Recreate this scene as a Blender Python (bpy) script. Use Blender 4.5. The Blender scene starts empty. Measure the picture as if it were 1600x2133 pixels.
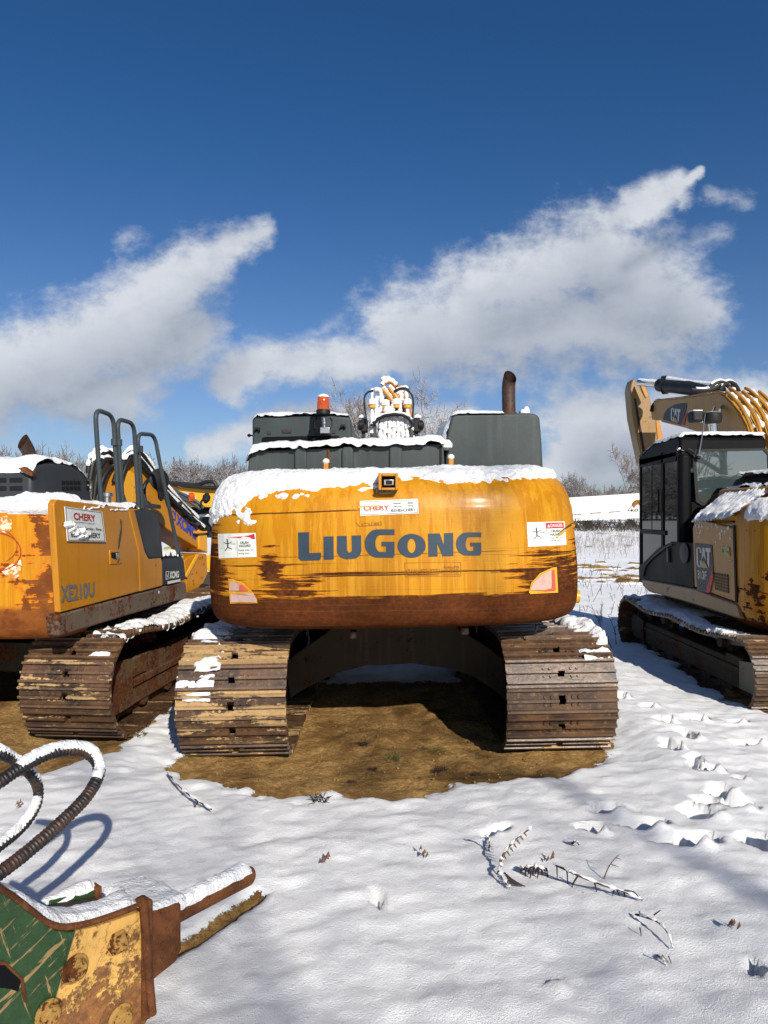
import bpy, bmesh, math, random
import numpy as np
from mathutils import Vector, Matrix

# ------------------------------------------------------------ camera / world / sun
F, CXP, CYP, EYE = 1479.0, 800.0, 1066.5, 1.76
SC = bpy.context.scene
COL = SC.collection
cam_d = bpy.data.cameras.new('camera'); cam = bpy.data.objects.new('camera', cam_d); COL.objects.link(cam)
cam.location = (0, 0, EYE); cam.rotation_euler = (math.radians(90), 0, 0)
cam_d.sensor_fit = 'HORIZONTAL'; cam_d.sensor_width = 36; cam_d.lens = 36*F/1600
cam_d.clip_start = 0.05; cam_d.clip_end = 6000
SC.camera = cam
SUN_EL, SUN_AZ = math.radians(29), math.radians(160)      # azimuth from +Y, clockwise
sun_d = bpy.data.lights.new('sun', 'SUN'); sun = bpy.data.objects.new('sun', sun_d); COL.objects.link(sun)
sun_d.energy = 5.0; sun_d.angle = math.radians(0.53); sun_d.color = (1.0, 0.93, 0.83)
to_sun = Vector((math.sin(SUN_AZ)*math.cos(SUN_EL), math.cos(SUN_AZ)*math.cos(SUN_EL), math.sin(SUN_EL)))
sun.rotation_euler = to_sun.to_track_quat('Z', 'Y').to_euler()
sun.location = (8, -12, 14)
SC.view_settings.view_transform = 'Standard'; SC.view_settings.look = 'None'
SC.view_settings.exposure = 0.25; SC.view_settings.gamma = 1.0
SC.cycles.max_bounces = 6

# ------------------------------------------------------------ node expressions
class E:
    nt = None
    def __init__(s, v): s.v = v
    @staticmethod
    def m(op, *a, clamp=False):
        n = E.nt.nodes.new('ShaderNodeMath'); n.operation = op; n.use_clamp = clamp
        for i, x in enumerate(a):
            x = x.v if isinstance(x, E) else x
            if isinstance(x, (int, float)): n.inputs[i].default_value = x
            else: E.nt.links.new(x, n.inputs[i])
        return E(n.outputs[0])
    def __add__(s, o): return E.m('ADD', s, o)
    __radd__ = __add__
    def __sub__(s, o): return E.m('SUBTRACT', s, o)
    def __rsub__(s, o): return E.m('SUBTRACT', o, s)
    def __mul__(s, o): return E.m('MULTIPLY', s, o)
    __rmul__ = __mul__
    def __truediv__(s, o): return E.m('DIVIDE', s, o)
    def abs(s): return E.m('ABSOLUTE', s)
    def max(s, o): return E.m('MAXIMUM', s, o)
    def min(s, o): return E.m('MINIMUM', s, o)
    def pow(s, o): return E.m('POWER', s, o)
    def clamp(s): return E.m('ADD', s, 0.0, clamp=True)
    def sm(s, a, b, x=0.0, y=1.0):       # smoothstep a..b -> x..y (a>b allowed)
        if a > b: a, b, x, y = b, a, y, x
        n = E.nt.nodes.new('ShaderNodeMapRange'); n.interpolation_type = 'SMOOTHSTEP'
        E.nt.links.new(s.v, n.inputs[0])
        for i, q in ((1, a), (2, b), (3, x), (4, y)): n.inputs[i].default_value = q
        return E(n.outputs[0])
def evec(x, y, z):
    n = E.nt.nodes.new('ShaderNodeCombineXYZ')
    for i, q in enumerate((x, y, z)):
        q = q.v if isinstance(q, E) else q
        if isinstance(q, (int, float)): n.inputs[i].default_value = q
        else: E.nt.links.new(q, n.inputs[i])
    return E(n.outputs[0])
def enoise(vec, scale=5, detail=4, rough=0.55, dist=0.0, lac=2.0):
    n = E.nt.nodes.new('ShaderNodeTexNoise')
    if vec is not None: E.nt.links.new(vec.v, n.inputs['Vector'])
    n.inputs['Scale'].default_value = scale; n.inputs['Detail'].default_value = detail
    n.inputs['Roughness'].default_value = rough; n.inputs['Distortion'].default_value = dist
    n.inputs['Lacunarity'].default_value = lac
    return E(n.outputs[0])
def emus(vec, scale=5, kind='F1', out='Distance', rnd=1.0):
    n = E.nt.nodes.new('ShaderNodeTexVoronoi'); n.feature = kind
    E.nt.links.new(vec.v, n.inputs['Vector']); n.inputs['Scale'].default_value = scale
    n.inputs['Randomness'].default_value = rnd
    return E(n.outputs[out])
def ecoord(kind='Object'):
    n = E.nt.nodes.new('ShaderNodeTexCoord'); v = n.outputs[kind]
    sp = E.nt.nodes.new('ShaderNodeSeparateXYZ'); E.nt.links.new(v, sp.inputs[0])
    return E(v), E(sp.outputs[0]), E(sp.outputs[1]), E(sp.outputs[2])
def egeo(out='Position'):
    n = E.nt.nodes.new('ShaderNodeNewGeometry'); v = n.outputs[out]
    sp = E.nt.nodes.new('ShaderNodeSeparateXYZ'); E.nt.links.new(v, sp.inputs[0])
    return E(v), E(sp.outputs[0]), E(sp.outputs[1]), E(sp.outputs[2])
def erand():
    n = E.nt.nodes.new('ShaderNodeObjectInfo'); return E(n.outputs['Random'])
def eattr(name):
    n = E.nt.nodes.new('ShaderNodeAttribute'); n.attribute_name = name; return E(n.outputs['Fac'])
def ecol(c):
    n = E.nt.nodes.new('ShaderNodeRGB'); n.outputs[0].default_value = (*c, 1); return E(n.outputs[0])
def emix(f, a, b):
    n = E.nt.nodes.new('ShaderNodeMix'); n.data_type = 'RGBA'
    if isinstance(a, tuple): n.inputs[6].default_value = (*a, 1)
    else: E.nt.links.new(a.v, n.inputs[6])
    if isinstance(b, tuple): n.inputs[7].default_value = (*b, 1)
    else: E.nt.links.new(b.v, n.inputs[7])
    if isinstance(f, (int, float)): n.inputs[0].default_value = f
    else: E.nt.links.new(f.v, n.inputs[0])
    return E(n.outputs[2])

MATS = {}
def mat(name, fn):
    """fn() -> dict(col, rough, metal, bump, bumpd, coat, trans, emis)"""
    m = bpy.data.materials.new(name); m.use_nodes = True
    E.nt = m.node_tree; b = E.nt.nodes['Principled BSDF']
    d = fn()
    def put(key, sock):
        if key not in d: return
        v = d[key]
        if isinstance(v, E): E.nt.links.new(v.v, b.inputs[sock])
        elif isinstance(v, tuple): b.inputs[sock].default_value = (*v, 1)
        else: b.inputs[sock].default_value = v
    put('col', 'Base Color'); put('rough', 'Roughness'); put('metal', 'Metallic'); put('coat', 'Coat Weight')
    put('coatr', 'Coat Roughness'); put('trans', 'Transmission Weight'); put('ior', 'IOR'); put('spec', 'Specular IOR Level')
    put('sheen', 'Sheen Weight'); put('emis', 'Emission Color'); put('emiss', 'Emission Strength')
    if 'bump' in d:
        bn = E.nt.nodes.new('ShaderNodeBump'); bn.inputs['Distance'].default_value = d.get('bumpd', 0.01)
        bn.inputs['Strength'].default_value = d.get('bumps', 1.0)
        E.nt.links.new(d['bump'].v, bn.inputs['Height']); E.nt.links.new(bn.outputs[0], b.inputs['Normal'])
    MATS[name] = m
    return m

# ------------------------------------------------------------ world: sky and clouds
w = bpy.data.worlds.new('World'); SC.world = w; w.use_nodes = True
E.nt = w.node_tree; bg = E.nt.nodes['Background']
sky = E.nt.nodes.new('ShaderNodeTexSky'); sky.sky_type = 'NISHITA'; sky.sun_disc = False
sky.sun_elevation = SUN_EL; sky.sun_rotation = SUN_AZ; sky.air_density = 1.0; sky.dust_density = 0.6; sky.ozone_density = 3.0
_, dx, dy, dz = ecoord('Generated')
dyc = dy.max(0.12)
U0 = dx/dyc; W0 = dz/dyc
CAPS = [(-60,800,330,660,125),(330,600,480,520,66),(470,518,545,488,40),(0,760,250,840,100),(300,740,400,700,105),(250,690,400,570,95),
        (500,765,900,745,62),(850,700,1330,670,140),(980,620,1240,520,105),(1200,550,1350,610,135),(1300,430,1400,395,40),(1390,402,1450,362,14),
        (1250,480,1360,410,48),(1330,600,1410,650,105),
        (1180,890,1640,860,100),(1150,960,1330,930,60),(430,930,600,870,38),(650,870,960,880,42),(1100,990,1500,960,40)]
WISP = [(1480,400,1560,415,30),(255,495,290,505,34),(1400,520,1510,480,44),(620,720,720,655,40)]
wv = evec(U0, W0, 0.0)
n1 = enoise(wv, 3.2, 6, 0.6); n2 = enoise(evec(U0+7.3, W0-2.1, 0.5), 9.0, 6, 0.62); n3 = enoise(evec(U0*1.0+3.0, W0*1.4+1.7, 2.5), 26.0, 5, 0.65)
def cloud_field(U, W, caps=CAPS):
    f = None
    for (x0, y0, x1, y1, r) in caps:
        a, b = (x0-800)/F, (CYP-y0)/F; c, d = (x1-800)/F, (CYP-y1)/F
        ex, ey = c-a, d-b; L2 = ex*ex+ey*ey
        t = ((U-a)*(ex/L2) + (W-b)*(ey/L2)).clamp()
        px = U-a-t*ex; py = W-b-t*ey
        q = 1.0-(px*px+py*py).pow(0.5)/(r/F)
        f = q if f is None else E.m('SMOOTH_MAX', f, q, 0.25)
    return f.max(-2.0)
Uw = U0 + (n1-0.5)*0.10 + (n2-0.5)*0.045; Ww = W0 + (n2-0.5)*0.06 + (n1-0.5)*0.05
fld = cloud_field(Uw, Ww) + (n2-0.5)*1.55 + (n3-0.5)*1.1
wsp = (cloud_field(Uw, Ww, WISP) + (n2-0.5)*2.6 + (n3-0.5)*2.2).sm(0.25, 1.7)*0.5
fup = cloud_field(Uw-0.035, Ww+0.05) + (n2-0.5)*1.3 + (n3-0.5)*0.5
front = dy.sm(0.10, 0.22)
dens = fld.sm(-0.15, 0.72).max(wsp)*front
# a few clouds for the sky behind the camera
back = enoise(evec(dx*1.0, dy*1.0, dz*2.2), 2.3, 6, 0.6).sm(0.55, 0.72)*(1.0-front)*dz.sm(0.02, 0.25)
dens = dens.max(back*0.8)
lit = fup.sm(1.25, -0.15)
puff = (n2*0.6+n3*0.4).sm(0.35, 0.68)
lit = (lit*0.74 + puff*0.40-0.04).clamp()
CL = (3.7, 4.25, 5.3); CH = (8.6, 9.0, 9.7)
ccol = emix(lit, CL, CH)
# slightly deeper blue of a cold clear day
g = E.nt.nodes.new('ShaderNodeGamma'); E.nt.links.new(sky.outputs[0], g.inputs[0]); g.inputs[1].default_value = 1.0
skc = emix(1.0, E(g.outputs[0]), E(g.outputs[0]))
tint = E.nt.nodes.new('ShaderNodeMix'); tint.data_type = 'RGBA'; tint.blend_type = 'MULTIPLY'; tint.inputs[0].default_value = 1
E.nt.links.new(skc.v, tint.inputs[6]); tc = emix(dz.sm(0.02, 0.55), (0.82, 0.90, 1.13), (0.29, 0.66, 1.0)); E.nt.links.new(tc.v, tint.inputs[7])
fin = emix(dens*0.96, E(tint.outputs[2]), ccol)
E.nt.links.new(fin.v, bg.inputs['Color']); bg.inputs['Strength'].default_value = 0.068
w.cycles.sampling_method = 'MANUAL'; w.cycles.sample_map_resolution = 512

# ------------------------------------------------------------ numpy noise
def _h(ix, iy, iz):
    n = (ix*374761393 + iy*668265263 + iz*2147483647 + 12345) & 0xffffffff
    n = ((n ^ (n >> 13))*1274126177) & 0xffffffff
    n = (n ^ (n >> 16)) & 0xffffff
    return n/float(0xffffff)
def vn(x, y, z=0.0):
    x = np.asarray(x, float); y = np.asarray(y, float)+0*x; z = np.asarray(z, float)+0*x
    ix, iy, iz = np.floor(x).astype(np.int64), np.floor(y).astype(np.int64), np.floor(z).astype(np.int64)
    fx, fy, fz = x-ix, y-iy, z-iz
    fx = fx*fx*(3-2*fx); fy = fy*fy*(3-2*fy); fz = fz*fz*(3-2*fz)
    r = 0
    for a in (0, 1):
        for b in (0, 1):
            for c in (0, 1):
                r = r + _h(ix+a, iy+b, iz+c)*(fx if a else 1-fx)*(fy if b else 1-fy)*(fz if c else 1-fz)
    return r-0.5
def fbm(x, y, z=0.0, oct=4, rough=0.5):
    r, a, f = 0, 1.0, 1.0
    for i in range(oct):
        r = r + a*vn(np.asarray(x)*f+i*17.3, np.asarray(y)*f+i*9.1, np.asarray(z)*f+i*3.7); a *= rough; f *= 2.03
    return r
def sst(x, a, b):
    t = np.clip((np.asarray(x)-a)/(b-a), 0, 1); return t*t*(3-2*t)
def sdpoly(X, Y, P):
    """signed distance, >0 inside"""
    d = np.full(X.shape, 1e9); ins = np.zeros(X.shape, bool); n = len(P)
    for i in range(n):
        ax, ay = P[i]; bx, by = P[(i+1) % n]; ex, ey = bx-ax, by-ay
        t = np.clip(((X-ax)*ex+(Y-ay)*ey)/(ex*ex+ey*ey+1e-12), 0, 1)
        d = np.minimum(d, np.hypot(X-ax-t*ex, Y-ay-t*ey))
        c = ((ay > Y) != (by > Y)) & (X < (bx-ax)*(Y-ay)/(by-ay+1e-12)+ax)
        ins ^= c
    return np.where(ins, d, -d)

# ------------------------------------------------------------ mesh builder
def at(px, py, D): return Vector(((px-CXP)/F*D, D, EYE-(py-CYP)/F*D))
def onplane(px, py, A, d):
    """pixel ray cut with the vertical plane through A=(x,y) along d=(dx,dy)"""
    k = (px-CXP)/F                       # x = k*D, y = D
    # A.x + t dx = k (A.y + t dy)
    t = (k*A[1]-A[0])/(d[0]-k*d[1]); D = A[1]+t*d[1]
    return at(px, py, D)
def atx(px, py, X): return at(px, py, X*F/(px-CXP))

class MB:
    def __init__(s): s.v = []; s.f = []
    def add(s, vs, fs):
        o = len(s.v); s.v += [Vector(p) for p in vs]; s.f += [tuple(i+o for i in f) for f in fs]
        return s
    def box(s, x0, x1, y0, y1, z0, z1, M=None):
        vs = [Vector((x, y, z)) for z in (z0, z1) for y in (y0, y1) for x in (x0, x1)]
        if M: vs = [M @ p for p in vs]
        return s.add(vs, [(0,2,3,1),(4,5,7,6),(0,1,5,4),(2,6,7,3),(0,4,6,2),(1,3,7,5)])
    def prism(s, pts, ext):
        """closed outline of 3-D points, extruded by vector ext"""
        n = len(pts); ext = Vector(ext); a = [Vector(p) for p in pts]; b = [p+ext for p in a]
        nrm = Vector((0, 0, 0))
        for i in range(n): nrm += a[i].cross(a[(i+1) % n])
        F0 = tuple(range(n)); F1 = tuple(range(2*n-1, n-1, -1)); q = [(i, i+n, (i+1) % n+n, (i+1) % n) for i in range(n)]
        if nrm.dot(ext) > 0: F0 = F0[::-1]; F1 = F1[::-1]; q = [f[::-1] for f in q]
        return s.add(a+b, [F0, F1]+q)
    def tube(s, path, r, k=8, cap=True, rf=None):
        P = [Vector(p) for p in path]; n = len(P)
        t0 = (P[1]-P[0]).normalized(); up = Vector((0, 0, 1)) if abs(t0.z) < 0.9 else Vector((1, 0, 0))
        nx = t0.cross(up).normalized(); vs = []
        for i in range(n):
            t = ((P[min(i+1, n-1)]-P[i]).normalized() + (P[i]-P[max(i-1, 0)]).normalized())
            t = t.normalized() if t.length > 1e-6 else t0
            nx = (nx - t*nx.dot(t)).normalized(); ny = t.cross(nx)
            rr = rf(i/(n-1)) if rf else (r[i] if isinstance(r, (list, tuple)) else r)
            for j in range(k):
                a = 2*math.pi*j/k; vs.append(P[i]+nx*(rr*math.cos(a))+ny*(rr*math.sin(a)))
        fs = [(i*k+j, i*k+(j+1) % k, (i+1)*k+(j+1) % k, (i+1)*k+j) for i in range(n-1) for j in range(k)]
        if cap: fs += [tuple(range(k-1, -1, -1)), tuple((n-1)*k+j for j in range(k))]
        return s.add(vs, fs)
    def cyl(s, a, b, r, k=20, r2=None): return s.tube([a, b], [r, r2 if r2 is not None else r], k)
    def lathe(s, c, prof, ax=(0, 0, 1), k=24):
        c = Vector(c); q = Vector(ax).to_track_quat('Z', 'Y'); vs = []
        for (r, z) in prof:
            for j in range(k):
                a = 2*math.pi*j/k; vs.append(c+q @ Vector((r*math.cos(a), r*math.sin(a), z)))
        n = len(prof)
        fs = [(i*k+j, i*k+(j+1) % k, (i+1)*k+(j+1) % k, (i+1)*k+j) for i in range(n-1) for j in range(k)]
        fs += [tuple(range(k-1, -1, -1)), tuple((n-1)*k+j for j in range(k))]
        return s.add(vs, fs)
    def grid(s, G, closed=False, flip=False):
        """G[i][j] points"""
        n, m = len(G), len(G[0]); vs = [p for r in G for p in r]; fs = []
        for i in range(n-1):
            for j in range(m if closed else m-1):
                f = (i*m+j, i*m+(j+1) % m, (i+1)*m+(j+1) % m, (i+1)*m+j); fs.append(f[::-1] if flip else f)
        return s.add(vs, fs)
    def build(s, name, m, parent=None, world=True, smooth=35, bevel=0, root=None, recalc=False, seg=2, wn=False):
        me = bpy.data.meshes.new(name)
        inv = None
        if parent is not None and world:
            inv = WM(parent).inverted()
        me.from_pydata([tuple(inv @ p) if inv else tuple(p) for p in s.v], [], s.f)
        if recalc:
            bm = bmesh.new(); bm.from_mesh(me); bmesh.ops.recalc_face_normals(bm, faces=bm.faces); bm.to_mesh(me); bm.free()
        me.materials.append(m if not isinstance(m, str) else MATS[m])
        if smooth:
            me.shade_smooth(); me.set_sharp_from_angle(angle=math.radians(smooth))
        o = bpy.data.objects.new(name, me); COL.objects.link(o)
        if parent is not None: o.parent = parent
        if bevel:
            b = o.modifiers.new('bevel', 'BEVEL'); b.width = bevel; b.segments = seg; b.limit_method = 'ANGLE'; b.angle_limit = math.radians(40)
            b.harden_normals = False
        return o
def WM(o):
    M = o.matrix_basis.copy()
    while o.parent is not None: o = o.parent; M = o.matrix_basis @ M
    return M
def thing(name, label, cat, loc=(0, 0, 0), rot=(0, 0, 0), group=None):
    o = bpy.data.objects.new(name, None); COL.objects.link(o); o.empty_display_size = 0.2
    o.matrix_basis = Matrix.Translation(Vector(loc)) @ Matrix.Rotation(rot[2], 4, 'Z') @ Matrix.Rotation(rot[1], 4, 'Y') @ Matrix.Rotation(rot[0], 4, 'X')
    o['label'] = label; o['category'] = cat
    if group: o['group'] = group
    return o
def solo(o, label, cat, group=None, kind=None):
    o['label'] = label; o['category'] = cat
    if group: o['group'] = group
    if kind: o['kind'] = kind
    return o
def rebase(o, p):
    """move a mesh object's origin to world point p"""
    o.data.transform(Matrix.Translation(-Vector(p))); o.location = p; return o

# curves through points
def crom(pts, n=8, closed=False):
    P = [Vector(p) for p in pts]; out = []
    N = len(P)
    for i in range(N if closed else N-1):
        if closed: p0, p1, p2, p3 = P[(i-1) % N], P[i], P[(i+1) % N], P[(i+2) % N]
        else: p0, p1, p2, p3 = P[max(i-1, 0)], P[i], P[i+1], P[min(i+2, N-1)]
        for k in range(n):
            t = k/n
            out.append(0.5*((2*p1)+(p2-p0)*t+(2*p0-5*p1+4*p2-p3)*t*t+(3*p1-p0-3*p2+p3)*t**3))
    if not closed: out.append(P[-1])
    return out
def rounded(pts, r, n=5):
    """round the corners of a polyline of 3-D points"""
    P = [Vector(p) for p in pts]; out = [P[0]]
    for i in range(1, len(P)-1):
        a, b, c = P[i-1], P[i], P[i+1]
        rr = min(r, (a-b).length*0.45, (c-b).length*0.45)
        p, q = b+(a-b).normalized()*rr, b+(c-b).normalized()*rr
        for k in range(n+1):
            t = k/n; out.append(p*(1-t)**2+b*2*t*(1-t)+q*t*t)
    out.append(P[-1]); return out

# lettering and marks ------------------------------------------------------
def text_poly(s, bold=0.0):
    cu = bpy.data.curves.new('t', 'FONT'); cu.body = s; cu.offset = bold; cu.resolution_u = 4
    o = bpy.data.objects.new('t', cu); me = bpy.data.meshes.new_from_object(o)
    vs = [(v.co.x, v.co.y) for v in me.vertices]; fs = [tuple(p.vertices) for p in me.polygons]
    bpy.data.objects.remove(o); bpy.data.meshes.remove(me); bpy.data.curves.remove(cu)
    x0 = min(v[0] for v in vs); x1 = max(v[0] for v in vs); y0 = min(v[1] for v in vs); y1 = max(v[1] for v in vs)
    return [((x-x0)/(x1-x0), (y-y0)/(y1-y0)) for x, y in vs], fs
def quad(q, u, v):
    """q: px corners TL,TR,BR,BL ; u 0..1 right, v 0..1 up"""
    tl, tr, br, bl = q
    return ((1-u)*(v*tl[0]+(1-v)*bl[0])+u*(v*tr[0]+(1-v)*br[0]), (1-u)*(v*tl[1]+(1-v)*bl[1])+u*(v*tr[1]+(1-v)*br[1]))
def put_text(mb, s, q, fn, bold=0.0):
    if len(q) == 4 and not isinstance(q[0], tuple): q = [(q[0], q[1]), (q[2], q[1]), (q[2], q[3]), (q[0], q[3])]
    vs, fs = text_poly(s, bold); mb.add([fn(*quad(q, u, v)) for u, v in vs], fs)
def put_poly(mb, pts, fn, n=1):
    """px outline laid on surface fn; densified and triangulated"""
    P = []
    for i in range(len(pts)):
        a, b = pts[i], pts[(i+1) % len(pts)]
        for k in range(n): P.append((a[0]+(b[0]-a[0])*k/n, a[1]+(b[1]-a[1])*k/n))
    from mathutils.geometry import tessellate_polygon
    tr = tessellate_polygon([[Vector((x, -y, 0)) for x, y in P]])
    mb.add([fn(*p) for p in P], [tuple(t) for t in tr])
def put_quad(mb, q, fn, nu=8, nv=4):
    if len(q) == 4 and not isinstance(q[0], tuple): q = [(q[0], q[1]), (q[2], q[1]), (q[2], q[3]), (q[0], q[3])]
    mb.grid([[fn(*quad(q, u/nu, 1-v/nv)) for u in range(nu+1)] for v in range(nv+1)], flip=True)
def put_stroke(mb, pts, wd, fn):
    for i in range(len(pts)-1):
        (ax, ay), (bx, by) = pts[i], pts[i+1]; L = math.hypot(bx-ax, by-ay) or 1
        nx, ny = -(by-ay)/L*wd/2, (bx-ax)/L*wd/2
        mb.add([fn(ax+nx, ay+ny), fn(ax-nx, ay-ny), fn(bx-nx, by-ny), fn(bx+nx, by+ny)], [(0, 1, 2, 3)])
# ------------------------------------------------------------ materials
YEL = (0.42, 0.165, 0.0012); YELP = (0.52, 0.24, 0.008); RUST = (0.080, 0.023, 0.006); RUSTD = (0.032, 0.010, 0.004); RUSTO = (0.42, 0.14, 0.03)
def rust_col(P):
    a = enoise(P, 9, 6, 0.65); b = enoise(P, 38, 4, 0.6)
    return emix(b.sm(0.35, 0.7), emix(a.sm(0.35, 0.65), RUST, RUSTD), emix(a.sm(0.4, 0.7), (0.14, 0.042, 0.009), RUST))
def cw_fn(kind):
    def fn():
        P, x, y, z = ecoord('Object')
        lo = enoise(P, 1.7, 5, 0.6); mid = enoise(P, 6, 5, 0.6)
        drip = enoise(evec(x*9.0, y*9.0, z*0.55), 1.6, 5, 0.6, 0.3)
        drip2 = enoise(evec(x*26.0, y*26.0, z*0.8), 1.6, 4, 0.6, 0.2)
        hs = enoise(evec(x*0.9, y*0.9, z*34), 1.0, 6, 0.68, 0.15)
        hs2 = enoise(evec(x*2.4+5, y*2.4, z*90), 1.0, 5, 0.7, 0.1)
        hs3 = enoise(evec(x*0.5+9, y*0.5, z*170+x*1.5), 1.0, 3, 0.7, 0.0)
        base = emix(drip.sm(0.46, 0.54)*0.75, YEL, YELP)
        base = emix(drip2.sm(0.54, 0.62)*0.6, base, (0.54, 0.265, 0.022))
        base = emix(lo.sm(0.4, 0.65)*0.45, base, (0.38, 0.145, 0.001))
        vl = enoise(evec(x*55.0+mid*0.8, y*55.0, z*1.1+lo), 1.0, 4, 0.6, 0.1)
        base = emix(vl.sm(0.63, 0.68)*0.6*z.sm(1.95, 1.5), base, (0.22, 0.070, 0.003))
        if kind == 'mid':
            def g(cx, cz, rx, rz): return 1.0-(((x-cx)*(1/rx)).pow(2.0)+((z-cz)*(1/rz)).pow(2.0)).pow(0.5)
            ax = (x-0.02).abs()
            f = z.sm(1.44, 1.19)*(ax.sm(0.35, 1.25)*0.50+0.16)-0.12
            f = f.max(g(-0.84, 1.40, 0.15, 0.20)*1.05).max(g(-0.72, 1.26, 0.42, 0.14)*0.85)
            f = f.max(g(-1.32, 1.34, 0.26, 0.52)*1.15).max(g(1.12, 1.27, 0.52, 0.36)*1.05).max(g(0.86, 1.34, 0.20, 0.16)*0.60)
            f = f.max(g(1.36, 1.38, 0.14, 0.4)*0.8)
            fld = f + (hs-0.5)*2.4 + (hs2-0.5)*1.3 + (mid-0.5)*0.8
            rust = fld.sm(0.50, 0.60)
            edge = fld.sm(0.36, 0.52)
            bot = (z+(mid-0.5)*0.05+(hs-0.5)*0.09+(lo-0.5)*0.05).sm(1.198, 1.184)
            isl = (mid*0.6+hs2*0.4).sm(0.63, 0.66)*z.sm(1.06, 1.12)
            rust = rust.max(bot*(1.0-isl*0.8))
            # the long gouges
            def line(zz, x0, x1, wd, sl=0.0):
                d = ((z-zz)-x*sl+(mid-0.5)*0.012).abs()
                return d.sm(wd*1.6, wd*0.7)*x.sm(x0, x0+0.12)*x.sm(x1, x1-0.25)
            rust = rust.max(line(1.352, -0.62, 0.02, 0.0085)).max(line(1.352, -0.3, 0.95, 0.0035)).max(line(1.338, -0.55, 0.4, 0.004, 0.004))
            rust = rust.max(line(1.782, -1.22, -0.10, 0.0042, 0.018)*0.95)
            rust = rust.max(line(1.43, -1.2, -0.5, 0.004, 0.02)).max(line(1.475, -0.9, 0.9, 0.0022, 0.01)*0.6)
            scr = hs3.sm(0.62, 0.66)*z.sm(1.62, 1.40)*ax.sm(0.2, 1.0, 0.5, 1.0)
        else:
            f = z.sm(1.55, 0.95)*0.42+0.10
            if kind == 'left': f = f + x.sm(1.0, 1.26)*0.30+x.sm(1.0, 0.6)*0.14
            fld = f + (hs-0.5)*1.1 + (mid-0.5)*2.2 + (lo-0.5)*1.2 + 0.11
            rust = fld.sm(0.52, 0.60); edge = fld.sm(0.36, 0.52)
            bot = (z+(mid-0.5)*0.10).sm(1.10 if kind == 'left' else 0.88, 1.05 if kind == 'left' else 0.80)
            rust = rust.max(bot); scr = hs3.sm(0.70, 0.74)*0.6
        base = emix(edge*0.75, base, (0.60, 0.20, 0.012))
        rc = emix(hs2.sm(0.35, 0.7)*0.5, rust_col(P), RUSTD)
        rc = emix(bot*0.4, rc, (0.085, 0.024, 0.007)); rc = emix(hs3.sm(0.60, 0.66)*0.5, rc, (0.17, 0.075, 0.035))
        if kind == 'left': rc = emix(0.35, rc, RUSTO); rc = emix(mid.sm(0.45, 0.6)*0.6, rc, (0.09, 0.025, 0.008)); base = emix((edge*0.8+0.10).clamp(), base, (0.46, 0.13, 0.005))
        c = emix((scr*0.75).max(rust), base, rc)
        white = (drip2*0.5+mid*0.5).sm(0.66, 0.69)*0.0
        return dict(col=c, rough=(rust*0.30+0.38+(lo-0.5)*0.3), metal=0.0, coat=(1.0-rust)*0.06, coatr=0.15, spec=(1.0-rust)*0.14+0.06,
                    bump=(rust*(-0.5)+(mid-0.5)*0.5*rust+hs2*0.18+(lo-0.5)*1.5), bumpd=0.006)
    return fn
mat('cw_mid', cw_fn('mid')); mat('cw_left', cw_fn('left')); mat('cw_right', cw_fn('right'))
def yellow(name, base=YEL, rust=0.45, dirt=0.3, rough=0.42):
    def fn():
        P, x, y, z = ecoord('Object')
        a = enoise(P, 4, 6, 0.62); b = enoise(P, 22, 5, 0.65); d = enoise(evec(x*14, y*14, z*0.9), 1.5, 5, 0.6)
        r = (a*0.6+b*0.4).sm(1.0-rust, 1.04-rust)
        c = emix(d.sm(0.5, 0.66)*dirt, base, tuple(q*0.62 for q in base))
        c = emix(a.sm(0.45, 0.7)*0.35, c, tuple(min(1, q*1.12+0.02) for q in base))
        c = emix(r, c, rust_col(P))
        return dict(col=c, rough=r*0.3+rough+(b-0.5)*0.15, bump=b*0.4+r*(-0.6), bumpd=0.003, coat=0.08)
    return mat(name, fn)
yellow('yellow', rust=0.36); yellow('yellow_far', base=(0.70, 0.32, 0.008), rust=0.3)
yellow('cat_yellow', base=(0.40, 0.19, 0.016), rust=0.34, dirt=0.45); yellow('tan_skirt', base=(0.24, 0.135, 0.035), rust=0.40, dirt=0.5)
yellow('olive', base=(0.30, 0.30, 0.03), rust=0.3)
yellow('orange_yellow', base=(0.66, 0.31, 0.012), rust=0.42, dirt=0.4)
def painted(name, base, var=0.35, rough=0.45, streak=0.4, rust=0.30, metal=0.0, sc=1.0, spec=0.2):
    def fn():
        P, x, y, z = ecoord('Object')
        a = enoise(P, 3*sc, 6, 0.6); b = enoise(P, 30*sc, 4, 0.6); d = enoise(evec(x*16*sc, y*16*sc, z*0.8*sc), 1.4, 5, 0.62)
        c = emix(a.sm(0.3, 0.7)*var, base, tuple(q*0.55 for q in base))
        c = emix(d.sm(0.52, 0.68)*streak, c, tuple(min(1, q*1.35+0.008) for q in base))
        c = emix((d*0.5+b*0.5).sm(0.62, 0.70)*streak, c, tuple(q*0.35 for q in base))
        r = (a*0.55+b*0.45).sm(1.0-rust, 1.03-rust)
        c = emix(r, c, rust_col(P))
        return dict(spec=spec, col=c, rough=rough+(a-0.5)*0.25+r*0.25, metal=metal, bump=b*0.3+a*1.2, bumpd=0.003)
    return mat(name, fn)
painted('grey_green', (0.052, 0.064, 0.063), streak=0.35, rust=0.28, rough=0.42)
painted('charcoal', (0.026, 0.031, 0.036), streak=0.3, rust=0.30)
painted('cab_grey', (0.045, 0.056, 0.057), streak=0.3, rust=0.25)
painted('charcoal_plain', (0.034, 0.038, 0.044), streak=0.2, rust=0.2)
painted('black_paint', (0.006, 0.006, 0.007), streak=0.1, rust=0.2, rough=0.45, spec=0.08)
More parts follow.
